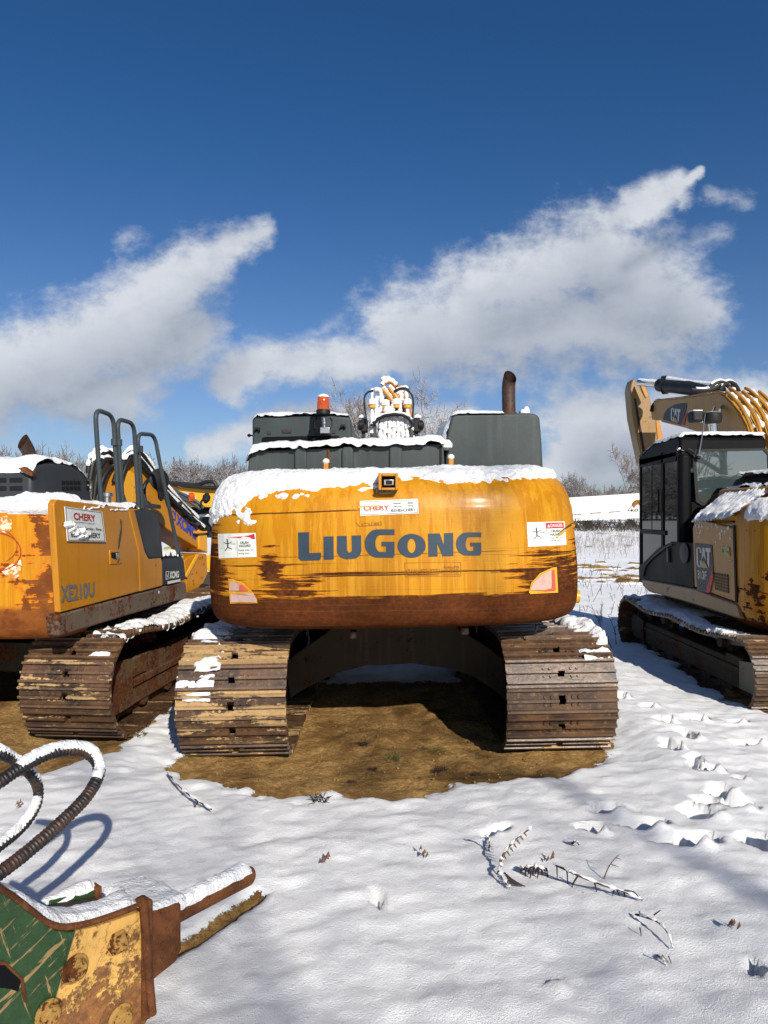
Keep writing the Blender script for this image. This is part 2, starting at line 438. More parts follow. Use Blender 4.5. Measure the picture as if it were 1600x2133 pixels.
painted('rail_paint', (0.045, 0.056, 0.062), streak=0.2, rust=0.27, rough=0.4)
painted('skirt_rust', (0.12, 0.085, 0.06), streak=0.6, rust=0.47, rough=0.55)
painted('frame_dark', (0.048, 0.040, 0.028), streak=0.7, rust=0.46, rough=0.75)
painted('frame_mud', (0.10, 0.06, 0.030), streak=0.7, rust=0.52, rough=0.75)
painted('bolt_rust', (0.34, 0.19, 0.05), streak=0.7, rust=0.5, rough=0.6, sc=2.2)
painted('frame_arch', (0.070, 0.055, 0.036), streak=0.6, rust=0.42, rough=0.75)
def rs_fn():
    P, x, y, z = ecoord('Object'); a = enoise(P, 8, 7, 0.65, 0.5); b = enoise(P, 45, 6, 0.7); c3 = enoise(P, 160, 4, 0.6)
    c = emix(a.sm(0.38, 0.62), (0.085, 0.028, 0.010), (0.165, 0.060, 0.020)); c = emix(b.sm(0.52, 0.66)*0.8, c, (0.045, 0.017, 0.009)); c = emix((b*0.4+c3*0.6).sm(0.56, 0.64)*0.6, c, (0.30, 0.13, 0.045))
    return dict(col=c, rough=0.75, spec=0.2, bump=a*1.2+b*0.9+c3*0.4, bumpd=0.008)
mat('rusty_steel', rs_fn)
painted('rust_dark', (0.095, 0.036, 0.017), streak=0.5, rust=0.45, rough=0.65)
painted('bare_metal', (0.45, 0.45, 0.44), streak=0.4, rust=0.3, rough=0.3, metal=0.9)
painted('white_box', (0.78, 0.77, 0.72), streak=0.2, rust=0.12, rough=0.5, sc=0.3)
painted('rubber', (0.014, 0.014, 0.015), streak=0.2, rust=0.1, rough=0.5)
painted('guard_grey', (0.20, 0.19, 0.15), streak=0.6, rust=0.38, rough=0.6)
def shoe_fn(mud, wet):
    def fn():
        P, x, y, z = ecoord('Object'); R = erand()
        Q = evec(x+R*37.0, y+R*11.0, z)
        a = enoise(Q, 3.5, 6, 0.62); b = enoise(Q, 30, 5, 0.65); c3 = enoise(evec(x*1.6+R*53, y*9, z*9), 1.6, 5, 0.6)
        rc = emix(a.sm(0.35, 0.65), (0.105, 0.052, 0.024), (0.032, 0.018, 0.012))
        rc = emix(b.sm(0.5, 0.72)*0.7, rc, (0.20, 0.115, 0.05))
        mm = (c3+(b-0.5)*0.25+(R-0.5)*0.22).sm(0.62-mud*0.22, 0.66-mud*0.20)
        mudc = emix(b.sm(0.3, 0.7), (0.36, 0.23, 0.10), (0.46, 0.30, 0.13))
        col = emix(mm*0.9, rc, mudc); col = emix(z.sm(0.027, 0.034)*0.25, col, (0.20, 0.135, 0.085))
        return dict(col=col, rough=0.55+mm*0.35-(1.0-a)*wet, metal=0.0, bump=b*0.6+mm*0.5+a*0.6, bumpd=0.005)
    return fn
mat('shoe_muddy', shoe_fn(0.42, 0.1)); mat('shoe_rust', shoe_fn(-0.25, 0.3)); mat('shoe_mid', shoe_fn(-0.1, 0.2))
def snow_fn():
    P, x, y, z = egeo()
    a = enoise(P, 26, 5, 0.62); b = enoise(P, 120, 3, 0.6); c = enoise(P, 6, 4, 0.55)
    return dict(col=emix(c.sm(0.3, 0.7), (0.84, 0.85, 0.86), (0.88, 0.88, 0.875)), rough=0.62, spec=0.2, bump=a*1.3+b*0.7+c, bumpd=0.016)
mat('snow', snow_fn)
def glass_fn(t):
    def fn():
        P, x, y, z = ecoord('Object'); a = enoise(P, 5, 5, 0.6)
        return dict(col=t, rough=0.03+a*0.05, metal=0.0, spec=1.0, coat=1.0, coatr=0.02, trans=0.55, ior=1.5)
    return fn
mat('glass', glass_fn((0.16, 0.21, 0.20)))
mat('glass_rear', lambda: dict(col=(0.06, 0.085, 0.085), rough=0.02, spec=1.0, coat=1.0, coatr=0.01, trans=0.30, ior=1.9))
mat('glass_side', lambda: dict(col=(0.020, 0.024, 0.023), rough=0.02, spec=0.5, trans=0.30, ior=1.45))
def flat(name, c, rough=0.5, metal=0.0, wear=0.35, emis=None):
    def fn():
        P, x, y, z = ecoord('Object'); a = enoise(P, 14, 6, 0.65); h = enoise(evec(x*1.2, y*1.2, z*60), 1.0, 5, 0.7)
        col = emix(a.sm(0.35, 0.7)*wear, c, tuple(q*0.6 for q in c))
        col = emix(h.sm(0.62, 0.68)*wear, col, tuple(min(1, q*1.4+0.01) for q in c))
        return dict(col=col, rough=rough, metal=metal, spec=0.25, bump=a, bumpd=0.001)
    return mat(name, fn)
flat('letter_grey', (0.030, 0.050, 0.070), 0.45); flat('letter_dark', (0.03, 0.05, 0.045), 0.5, wear=0.2); flat('letter_red', (0.30, 0.02, 0.015), 0.5, wear=0.25)
flat('sticker', (0.72, 0.72, 0.66), 0.4, wear=0.25); flat('sticker_red', (0.55, 0.03, 0.05), 0.4); flat('letter_brown', (0.26, 0.09, 0.01), 0.6, wear=0.4)
flat('letter_blue', (0.035, 0.06, 0.36), 0.45, wear=0.2); flat('letter_white', (0.62, 0.62, 0.58), 0.45, wear=0.2); flat('black', (0.006, 0.006, 0.006), 0.6, wear=0)
flat('navy', (0.012, 0.018, 0.028), 0.35, wear=0.1); flat('reflector', (0.52, 0.34, 0.28), 0.25, wear=0.6); flat('reflector_red', (0.62, 0.10, 0.07), 0.25, wear=0.5)
flat('letter_steel', (0.11, 0.13, 0.14), 0.4); flat('tan_letter', (0.55, 0.36, 0.15), 0.45, wear=0.2); flat('green_mark', (0.02, 0.065, 0.018), 0.5); flat('gum', (0.012, 0.012, 0.012), 0.55, wear=0)
flat('chrome', (0.70, 0.70, 0.70), 0.12, 1.0, 0.1); flat('lamp_glass', (0.5, 0.5, 0.5), 0.1, 0.0, 0.1); flat('faded_sign', (0.60, 0.61, 0.60), 0.45, wear=0.3)
mat('painted_glare', lambda: (lambda P: dict(col=emix(enoise(P[0], 20, 6, .7).sm(.45, .55), (0.75, 0.62, 0.40), (0.45, 0.16, 0.02)), rough=.25, spec=.5))(ecoord('Object')))  # pale colour standing in for glare, mottled with rust tones
def amber_fn(): return dict(col=(0.85, 0.13, 0.01), rough=0.12, trans=0.6, ior=1.45, coat=0.6)
mat('amber', amber_fn)
def exh_fn():
    P, x, y, z = ecoord('Object'); a = enoise(P, 30, 6, 0.7); b = enoise(P, 6, 4, 0.6)
    return dict(col=emix(a.sm(0.4, 0.65), (0.075, 0.036, 0.024), (0.035, 0.020, 0.016)), rough=0.5+b*0.2, metal=0.3, bump=a, bumpd=0.002)
mat('exhaust_rust', exh_fn)
def brk_fn():
    P, x, y, z = ecoord('Object')
    a = enoise(P, 7, 7, 0.68, 0.6); b = enoise(P, 30, 6, 0.7); v = emus(evec(x*14+a*5, y*14, z*9+a*5), 1.0, 'DISTANCE_TO_EDGE').sm(0.05, 0.015)
    lines = enoise(evec(x*3+z*2.2, y*3, z*30-x*14), 1.0, 5, 0.7, 0.4)
    # painted halves: green towards the left, yellow right of a slanting border
    s = (x - 0.0)
    gr = (s+z*(-0.36)).sm(-0.345, -0.352)
    yl = emix(b.sm(0.3, 0.7)*0.4, (0.66, 0.38, 0.10), (0.52, 0.27, 0.05)); gn = emix(b.sm(0.3, 0.7), (0.012, 0.042, 0.010), (0.022, 0.062, 0.016))
    c = emix(gr, yl, gn)
    l2 = enoise(evec(x*40+z*12, y*6, z*4), 1.0, 5, 0.7, 0.6)
    c = emix(gr*lines.sm(0.57, 0.61).max(l2.sm(0.60, 0.63))*0.75, c, (0.36, 0.23, 0.09))
    low = z.sm(0.42, 0.02)
    r = ((1.0-gr)*(a*0.55+b*0.45+low*0.22-0.03)).sm(0.54, 0.60)
    c = emix(r*0.92, c, emix(b.sm(0.35, 0.65), (0.32, 0.12, 0.03), (0.12, 0.04, 0.014)))
    c = emix((1.0-gr)*v*0.6, c, (0.09, 0.035, 0.015))
    return dict(col=c, rough=0.45+r*0.3, bump=b*0.7+r*(-0.7)+a, bumpd=0.006)
mat('breaker_paint', brk_fn)
def bark(name, c0, c1):
    def fn():
        P, x, y, z = ecoord('Object'); a = enoise(evec(x, y, z*0.3), 6, 5, 0.6); N = egeo('Normal')[3]
        sn = (N+(a-0.5)*0.8).sm(0.25, 0.6)
        return dict(col=emix(sn*0.55, emix(a, c0, c1), (0.75, 0.76, 0.8)), rough=0.9)
    return mat(name, fn)
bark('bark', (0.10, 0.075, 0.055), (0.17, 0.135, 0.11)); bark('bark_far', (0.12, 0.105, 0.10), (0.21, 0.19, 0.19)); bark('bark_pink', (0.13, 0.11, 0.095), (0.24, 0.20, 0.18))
flat('weed', (0.15, 0.085, 0.05), 0.8, wear=0.5); flat('weed_frost', (0.30, 0.27, 0.26), 0.8, wear=0.6); flat('weed_dark', (0.045, 0.026, 0.018), 0.8, wear=0.4); flat('grass_green', (0.075, 0.08, 0.022), 0.8, wear=0.5); flat('straw', (0.33, 0.24, 0.12), 0.8, wear=0.4)
flat('brush_dark', (0.05, 0.04, 0.03), 0.9, wear=0.5)
mat('mud_crumb', lambda: (lambda P: dict(col=emix(enoise(P[0], 12, 5, .6).sm(.35, .65), (0.13, 0.075, 0.028), (0.28, 0.17, 0.06)), rough=.95, spec=.1, bump=enoise(P[0], 90, 4, .6), bumpd=.004))(ecoord('Object')))
def ground_fn():
    P, x, y, z = egeo()
    sn = eattr('snow'); wet = eattr('wet')
    n1 = enoise(P, 5, 6, 0.62); n2 = enoise(P, 28, 6, 0.65); n3 = enoise(P, 140, 4, 0.6); n5 = enoise(P, 330, 2, 0.6); n4 = enoise(P, 1.2, 4, 0.5)
    m = (sn+(n2-0.5)*1.0+(n3-0.5)*0.7+(n1-0.5)*0.4).sm(0.46, 0.54)
    snc = emix(n1.sm(0.3, 0.7), (0.90, 0.905, 0.91), (0.95, 0.95, 0.94))
    mud = emix(n2.sm(0.35, 0.65), (0.35, 0.188, 0.060), (0.58, 0.36, 0.135))
    mud = emix((n4*0.5+n1*0.5).sm(0.48, 0.62)*0.8, mud, (0.17, 0.084, 0.026))
    mud = emix(n3.sm(0.56, 0.66)*0.75, mud, (0.06, 0.033, 0.012))
    mud = emix(n3.sm(0.42, 0.32)*0.6, mud, (0.56, 0.38, 0.17))
    mud = emix(wet*0.6, mud, (0.10, 0.055, 0.02))
    bmp = n1*0.2+n2*0.45+(n3*0.5+n5*0.45)+(1.0-m)*n3*0.8+(1.0-m)*n2*1.6
    return dict(col=emix(m, mud, snc), rough=m*(-0.25)+0.88, spec=m*0.2+0.08, bump=bmp, bumpd=0.014)
mat('ground', ground_fn)
# ------------------------------------------------------------ ground
MUD = [
 [(-1.50,4.86),(-1.2,4.62),(-0.98,4.50),(-0.71,4.37),(-.29,4.27),(.14,4.27),(.59,4.38),(1.0,4.50),(1.40,4.75),(1.72,5.10),(1.70,5.6),(1.66,7.2),(1.5,9.4),(0.8,9.4),(0.78,7.45),(-0.6,7.45),(-.62,9.4),(-1.4,9.4),(-1.45,7.0),(-1.46,5.5)],
 [(-6,4.3),(-3.2,4.30),(-2.5,4.42),(-2.15,4.75),(-1.97,5.2),(-1.88,5.9),(-1.80,7),(-1.6,9.8),(-6,9.8)],
 [(3.28,6.75),(3.4,6.35),(4.2,6.2),(6.6,6.2),(6.6,10.2),(3.5,10.2)],
]
def foot(px, py, ang, ln=0.30, wd=0.11, dp=0.05):
    p = at(px, py, EYE*F/(py-CYP)); return (p.x, p.y, math.radians(ang), ln*.40, wd*.46, dp)
FEET = [foot(1295,1462,60), foot(1352,1482,40,.34,.12), foot(1385,1512,40,.3,.12), foot(1382,1515,80,.26,.1), foot(1447,1498,35,.4,.12), foot(1433,1545,75,.32,.13),
        foot(1398,1570,85,.30,.13,.06), foot(1450,1605,65), foot(1478,1618,20,.28,.12,.06), foot(1500,1672,60,.3,.16,.07), foot(1480,1690,0,.25,.14), foot(1530,1500,30,.42,.12),
        foot(1455,1500,30,.3,.1,.03), foot(1570,1545,25,.5,.13), foot(1585,1775,70,.26,.2,.07), foot(1265,1708,10,.3,.16,.04), foot(1350,1740,10,.34,.12,.05), foot(1460,1712,20,.3,.2,.04),
        foot(1440,1775,10,.4,.14,.05), foot(1530,1700,160,.3,.14,.05), foot(1240,1750,0,.24,.1,.04), foot(1580,2050,60,.14,.07,.06), foot(1545,1640,60,.12,.08,.04),
        foot(1030,1755,30,.22,.06,.03), foot(1165,2090,0,.10,.09,-.008), foot(790,1900,100,.2,.05,.02), foot(640,1600,0,.1,.1,.0)]
def gbase(x, y):
    x = np.asarray(x, float); y = np.asarray(y, float)
    h = 0.013*x*np.exp(-(x/3.2)**2)
    h = h - 0.10*sst(x, 2.0, 3.1)*np.exp(-((y-8.5)/7)**2)
    return h
def ground_h(X, Y):
    near = np.exp(-np.maximum(Y-12, 0)/10.0)
    wob = (fbm(X*0.5, Y*0.5, 3.3, 3))*0.05 + fbm(X*0.03, Y*0.03, 1.1, 3)*np.clip((Y-25)/60, 0, 1)*0.9
    mud = None
    for P in MUD:
        d = sdpoly(X, Y, P); mud = d if mud is None else np.maximum(mud, d)
    nz = fbm(X*6, Y*6, 8.0, 4)*0.17 + fbm(X*1.3, Y*1.3, 2.0, 2)*0.12
    m = mud+nz
    snow = 1-sst(m, -0.03, 0.09)
    # churned strips out in the field
    q = fbm(X*0.8, Y*2.2, 5.0, 4)
    s1 = np.exp(-((Y-(17.3+0.12*(X-5)))/0.9)**2)+np.exp(-((Y-(21.5+0.15*(X-5)))/1.3)**2)*0.95
    churn = sst(s1*0.75+q*1.3, 0.66, 0.74)*(X > 1.5)*(X < 16)
    far = 1-churn
    # bare line beside the breaker tool
    A = at(372, 1990, 2.83); B = at(548, 1885, 3.22)
    ex, ey = B.x-A.x, B.y-A.y; L = math.hypot(ex, ey)
    t = ((X-A.x)*ex+(Y-A.y)*ey)/L/L; dd = np.abs((X-A.x)*ey-(Y-A.y)*ex)/L
    strip = sst(0.035+nz*0.35-dd, 0.0, 0.02)*(t > -0.35)*(t < 1.02)
    snow = np.minimum(np.minimum(snow, far), 1-strip)
    rip = (fbm(X*2.4+Y*.5, Y*4.6-X*.8, 0.7, 3)*0.032 + fbm(X*8+Y, Y*13-X*2, 0.2, 3)*0.013 + fbm(X*22, Y*26, 0.2, 2)*0.008)*snow*(0.35+0.65*near)
    lump = (fbm(X*7, Y*7, 4.0, 4)*0.035+fbm(X*1.7, Y*1.7, 9.0, 2)*0.05)*(1-snow)
    h = gbase(X, Y)-0.05*sst(Y, 4.55, 5.0)*(1-sst(Y, 9.5, 10.5))*(1-sst(np.abs(X-.1), 1.65, 1.95))+wob*np.clip(0.4+(Y-4)/30, 0.4, 1)*np.where(np.abs(X) < 3, .7, 1)+snow*0.05+rip+lump + churn*0.12
    for (fx, fy, a, l, wd, dp) in FEET:
        u = (X-fx)*math.cos(a)+(Y-fy)*math.sin(a); v = -(X-fx)*math.sin(a)+(Y-fy)*math.cos(a)
        e = (u/l)**2+(v/wd)**2+fbm(X*13+fx, Y*13, 2.2, 2)*1.3
        s_ = (-(X-fx)*.34+(Y-fy)*.94)/wd; w_ = np.clip(s_, 0, 2)
        h = h - dp*2.0*(1-sst(e-0.5*w_, 0.50, 0.98)) + dp*1.0*np.exp(-((X-fx-.34*wd*1.25-wd*.3)/(wd*.6))**2-((Y-fy+.94*wd*1.1)/(wd*.55))**2)*(1+fbm(X*30, Y*30, 4.4, 2)) + 0.10*dp*np.exp(-((e-1.6)/0.4)**2) + dp*.35*(e < 1.0)*fbm(X*40, Y*40, 1.0, 2)
    return h, snow
def axis(segs):
    out = [segs[0][0]]
    for (a, b, s) in segs:
        n = max(1, int(round((b-a)/s))); out += [a+(b-a)*(i+1)/n for i in range(n)]
    return np.array(out)
gx = axis([(-3000,-600,400),(-600,-120,60),(-120,-30,6),(-30,-8,0.8),(-8,-4,0.15),(-4,-2.2,0.05),(-2.2,4.0,0.023),(4.0,6,0.08),(6,18,0.14),(16,40,1.0),(40,130,6),(130,600,60),(600,3000,400)])
gy = axis([(-300,-60,30),(-60,-6,4),(-6,1.5,0.4),(1.5,2,0.04),(2,6.8,0.022),(6.8,10,0.05),(10,26,0.13),(26,60,1.0),(60,200,8),(200,800,60),(800,4000,400)])
GX, GY = np.meshgrid(gx, gy); GH, GS = ground_h(GX, GY)
ny_, nx_ = GX.shape
me = bpy.data.meshes.new('ground')
idx = np.arange(ny_*nx_).reshape(ny_, nx_)
quads = np.stack([idx[:-1, :-1], idx[:-1, 1:], idx[1:, 1:], idx[1:, :-1]], -1).reshape(-1, 4)
me.vertices.add(ny_*nx_); me.vertices.foreach_set('co', np.stack([GX, GY, GH], -1).reshape(-1).astype(np.float32))
me.loops.add(quads.size); me.loops.foreach_set('vertex_index', quads.reshape(-1).astype(np.int32))
me.polygons.add(len(quads)); me.polygons.foreach_set('loop_start', (np.arange(len(quads))*4).astype(np.int32))
me.update(calc_edges=True); me.validate()
at_ = me.attributes.new('snow', 'FLOAT', 'POINT'); at_.data.foreach_set('value', GS.reshape(-1).astype(np.float32))
wet = sst(fbm(GX*1.1, GY*1.1, 6.0, 3), 0.05, 0.3)
at2 = me.attributes.new('wet', 'FLOAT', 'POINT'); at2.data.foreach_set('value', wet.reshape(-1).astype(np.float32))
me.materials.append(MATS['ground']); me.shade_smooth()
go = bpy.data.objects.new('ground', me); COL.objects.link(go); go['kind'] = 'structure'
def gz(x, y):
    a, b = ground_h(np.array([[x]], float), np.array([[y]], float)); return float(a[0, 0])
# ------------------------------------------------------------ excavator builders
class CW:
    """counterweight surface in machine coordinates"""
    def __init__(s, W, yf, L, prof, n=3.4, m=3.0):
        s.W, s.yf, s.L, s.prof, s.n, s.m = W, yf, L, prof, n, m
        P = [Vector((p[0], p[1], 0)) for p in prof]; s.P = crom(P, 6)
        zs = [p.x for p in s.P]; s.zz = np.maximum.accumulate(np.array(zs)+np.arange(len(zs))*1e-6); s.oo = np.array([p.y for p in s.P])
    def pt(s, th, z, o):
        sn, cs = math.sin(th), math.cos(th)
        x = (s.W-o)*math.copysign(abs(sn)**(2/s.n), sn); y = s.yf-(s.L-o)*abs(cs)**(2/s.m)
        return Vector((x, y, z))
    def surf_y(s, x, z):
        o = float(np.interp(z, s.zz, s.oo)); q = min(0.999, abs(x/(s.W-o)))
        return s.yf-(s.L-o)*(1-q**s.n)**(1/s.m)
    def build(s, m, root, name='counterweight', top_y=None):
        N = 72; b = MB(); ths = [-math.pi/2+math.pi*i/N for i in range(N+1)]
        # even out the spacing round the corners
        ths = [t for t in ths]
        rows = []
        yb = s.yf
        o = s.P[0].y
        rows.append([Vector((s.pt(t, s.P[0].x, o).x*0.2, yb, s.P[0].x)) for t in ths])
        for p in s.P: rows.append([s.pt(t, p.x, p.y) for t in ths])
        rows.append([Vector((s.pt(t, 0, s.P[-1].y).x*0.9, yb, s.P[-1].x+0.004)) for t in ths])
        b.grid(rows, flip=True)
        return b.build(name, m, root, world=False, smooth=40)
    def px(s, root, off=0.003):
        M = WM(root); Mi = M.inverted()
        o = Mi @ Vector((0, 0, EYE))
        def fn(px, py):
            D = (M @ Vector((0, s.yf-s.L, 1.4))).y
            for _ in range(7):
                p = Mi @ at(px, py, D); D += s.surf_y(p.x, p.z)-p.y
            p = Mi @ at(px, py, D); p.y -= off
            return M @ p
        return fn
def snow_cap(fn, nu, nv, T, parent, name='snow_cover', u_sym=True, seed=0.0, lump=1.0, edge=0.10, mask=None, m='snow', world=False, fr=(9, 9), rag=1.0):
    """fn(u,v)->(P,N).  thickness falls below the surface at the ragged rim"""
    G = []
    us = np.linspace(0, 1, nu); vs = np.linspace(0, 1, nv)
    U, V = np.meshgrid(us, vs, indexing='ij')
    pts = [[fn(u, v) for v in vs] for u in us]
    PX = np.array([[p[0][0] for p in r] for r in pts]); PY = np.array([[p[0][1] for p in r] for r in pts]); PZ = np.array([[p[0][2] for p in r] for r in pts])
    e = np.minimum(np.minimum(U, 1-U)*fr[0], np.minimum(V, 1-V)*fr[1])
    n1 = fbm(PX*6+seed, PY*6, PZ*6, 3); n2 = fbm(PX*24+seed, PY*24, PZ*24, 3)
    f = e + (n1*0.9+n2*0.5)*rag
    if mask is not None: f = np.minimum(f, mask(U, V, PX, PY, PZ)+(n1*0.9+n2*0.7)*rag)
    t = np.clip(f, -0.4, 1.0); t = np.where(t > 0, np.sqrt(np.clip(t, 0, 1)), t*0.8)
    n3_ = fbm(PX*60+seed, PY*60, PZ*60, 2)
    NZ = np.array([[abs(p[1][2]) for p in r] for r in pts])
    t = T*t*(1+n1*0.55*lump)*(0.5+0.5*NZ)+(n2*0.008+n3_*0.006)*lump*(t > 0.1)
    G = [[pts[i][j][0]+pts[i][j][1]*float(t[i, j]) for j in range(nv)] for i in range(nu)]
    b = MB(); n, mm = nu, nv; vv = [p for r in G for p in r]
    fs = []
    for i in range(n-1):
        for j in range(mm-1):
            if max(t[i, j], t[i+1, j], t[i+1, j+1], t[i, j+1]) > -0.25*T: fs.append((i*mm+j, (i+1)*mm+j, (i+1)*mm+j+1, i*mm+j+1))
    b.add(vv, fs)
    return b.build(name, m, parent, world=world, smooth=180)
def flat_snow(x0, x1, y0, y1, z, T, parent, seed=0, name='snow_cover', world=False, d=0.03, slope=None, lump=1.0, fr=(7, 7), mask=None, rag=1.0):
    up = Vector((0, 0, 1))
    def fn(u, v):
        x, y = x0+(x1-x0)*u, y0+(y1-y0)*v
        return Vector((x, y, z if slope is None else z+slope(x, y))), up
    return snow_cap(fn, max(8, int(abs(x1-x0)/d)), max(8, int(abs(y1-y0)/d)), T, parent, name, seed=seed, world=world, lump=lump, fr=fr, mask=mask, rag=rag)
SHOE = {}
def shoe_mesh(w, pitch, m):
    k = (round(w, 3), round(pitch, 3), m)
    if k in SHOE: return SHOE[k]
    b = MB(); p = pitch/2; w2 = w/2
    prof = [(-p-.012, -.012), (-p-.012, .004), (-p+.006, .008), (-p+.010, .034), (-p+.026, .034), (-p+.032, .006),
            (-.012, .006), (-.009, .032), (.009, .032), (.012, .006), (p-.036, .006), (p-.030, .034), (p-.014, .034), (p-.008, .004), (p-.004, -.006), (p-.004, -.012)]
    # body with a clean-out hole in the middle: built as three strips
    hx = 0.024
    for (a, c) in ((-w2, -hx), (hx, w2)):
        b.prism([(a, y, z) for y, z in prof], (c-a, 0, 0))
    for seg in (prof[:7]+[(-.035, .006), (-.035, -.012)], [(.030, -.012), (.030, .006)]+prof[10:]):
        b.prism([(-hx, y, z) for y, z in seg], (2*hx, 0, 0))
    for sx in (-1, 1):
        b.box(sx*0.075-0.018, sx*0.075+0.018, -p+.01, p+.03, -.10, -.014)
        for xx in (0.10, 0.055):
            for yy in (-.028, .028): b.cyl((sx*(xx+.02), yy-.0, .004), (sx*(xx+.02), yy, .018), .011, 6)
    me_ = bpy.data.meshes.new('track_shoe'); me_.from_pydata([tuple(q) for q in b.v], [], b.f); me_.materials.append(MATS[m])
    bm = bmesh.new(); bm.from_mesh(me_); bmesh.ops.recalc_face_normals(bm, faces=bm.faces); bm.to_mesh(me_); bm.free()
    SHOE[k] = me_; return me_
def track(root, xc, y0, y1, H, w, pitch, m, xin, sag=0.03, flat_top=0.0, snow=None, frame_m='frame_dark', guard_m='guard_grey', seed=0, tilt=0.0, dz=0.0):
    """one crawler: y0 near end, y1 far end (shoe outer faces), H overall height, xc centre of the shoes, xin = +1/-1 side of the frame"""
    r = H/2; q = 0.034                       # r: outer radius
    tr = bpy.data.objects.new('crawler_track', None); COL.objects.link(tr); tr.parent = root; tr.location = (0, 0, dz)
    path = []
    n = 24
    for i in range(n+1):                      # near roll, bottom to top
        a = -math.pi/2-math.pi*i/n; path.append((y0+r+(r-q)*math.cos(a), r+(r-q)*math.sin(a)))
    top = []
    for i in range(1, 40):
        t = i/40; yy = y0+r+(y1-y0-2*r)*t
        s_ = -sag*(math.sin(math.pi*t*2)**2)-tilt*math.sin(math.pi*t)
        top.append((yy, 2*r-q+s_))
    path += top
    for i in range(n+1):
        a = math.pi/2-math.pi*i/n; path.append((y1-r+(r-q)*math.cos(a), r+(r-q)*math.sin(a)))
    path.append((y0+r, q))
    P = np.array(path); seg = np.hypot(*np.diff(P, axis=0).T); S = np.concatenate([[0], np.cumsum(seg)]); Ltot = S[-1]
    cnt = int(round(Ltot/pitch)); pt = Ltot/cnt; me_ = shoe_mesh(w, pitch, m)
    def pos(s):
        s = s % Ltot; return float(np.interp(s, S, P[:, 0])), float(np.interp(s, S, P[:, 1]))
    rnd = random.Random(seed)
    for k in range(cnt):
        s = (k+0.37)*pt; a = pos(s-pt*0.45); b = pos(s+pt*0.45); c = pos(s)
        ty, tz = b[0]-a[0], b[1]-a[1]; L = math.hypot(ty, tz); ty /= L; tz /= L
        mid = ((a[0]+b[0])*.25+c[0]*.5, (a[1]+b[1])*.25+c[1]*.5)
        # travel direction near->top->far; outward normal
        ny, nz = -tz, ty
        M = Matrix(((1, 0, 0, xc+rnd.uniform(-.004, .004)), (0, -ty, ny, mid[0]), (0, -tz, nz, mid[1]), (0, 0, 0, 1)))
        if M.determinant() < 0: M = M @ Matrix.Diagonal((-1, 1, 1, 1))
        o = bpy.data.objects.new('track_shoe', me_); COL.objects.link(o); o.parent = tr; o.matrix_basis = M
    # frame
    rin = r-0.12; fx = xc+xin*0.0
    b = MB(); hw = 0.17
    out = [(y0+r*0.95, .14), (y0+r*0.85, r*0.9), (y0+r*1.15, 2*r-.30), (y1-r*1.1, 2*r-.30), (y1-r*0.8, r*.9), (y1-r*.95, .14)]
    b.prism([(fx-hw, y, z) for y, z in out], (2*hw, 0, 0)); b.build('track_frame', frame_m, tr, world=False, bevel=.015, smooth=30)
    b = MB()
    b.box(fx-hw-.02, fx+hw+.02, y0+r*1.4, y1-r*1.4, .30, .36); b.box(fx-hw-.012, fx+hw+.012, y0+r*1.6, y0+r*1.6+0.35, .38, .46)
    b.build('frame_rail', frame_m, tr, world=False, bevel=.006)
    for yy in (y0+r, y1-r):
        b = MB(); 
        b.lathe((fx-.10, yy, r), [(0.05, 0), (rin-.03, 0), (rin, .02), (rin, .05), (rin-.05, .06), (rin-.05, .14), (rin, .15), (rin, .18), (rin-.03, .20), (.05, .20)], ax=(1, 0, 0), k=28)
        b.lathe((fx-.19, yy, r), [(0.03, 0), (.10, 0), (.13, .03), (.13, .35), (.10, .38), (.03, .38)], ax=(1, 0, 0), k=20)
        b.build('idler_wheel', frame_m, tr, world=False)
        s_ = -1 if yy < (y0+y1)/2 else 1    # guard plates on both sides of the wheel
        for sx in (-1, 1):
            b = MB()
            x_ = fx+sx*(hw+.035)
            pts = [(x_, yy-s_*.25, .17), (x_, yy+s_*.12, .17), (x_, yy+s_*(r-.18), r*.72), (x_, yy+s_*(r-.16), r*1.12), (x_, yy+s_*.10, 2*r-.24), (x_, yy-s_*.25, 2*r-.28)]
            b.prism(pts, (.018, 0, 0))
            b.build('idler_guard', guard_m if yy < (y0+y1)/2 else frame_m, tr, world=False, bevel=.005)
    nr = max(5, int((y1-y0-2*r)/0.42))
    for k in range(nr):
        yy = y0+r*1.2+(y1-y0-2.4*r)*k/(nr-1); b = MB()
        b.lathe((fx-.16, yy, .17), [(.04, 0), (.09, .005), (.09, .06), (.06, .07), (.06, .25), (.09, .26), (.09, .315), (.04, .32)], ax=(1, 0, 0), k=16)
        b.build('track_roller', frame_m, tr, world=False)
    for k in (0.3, 0.7):
        yy = y0+(y1-y0)*k; b = MB(); b.cyl((fx-.15, yy, 2*r-.19), (fx+.15, yy, 2*r-.19), .06, 14); b.box(fx-.04, fx+.04, yy-.05, yy+.05, 2*r-.32, 2*r-.2); b.build('carrier_roller', frame_m, tr, world=False)
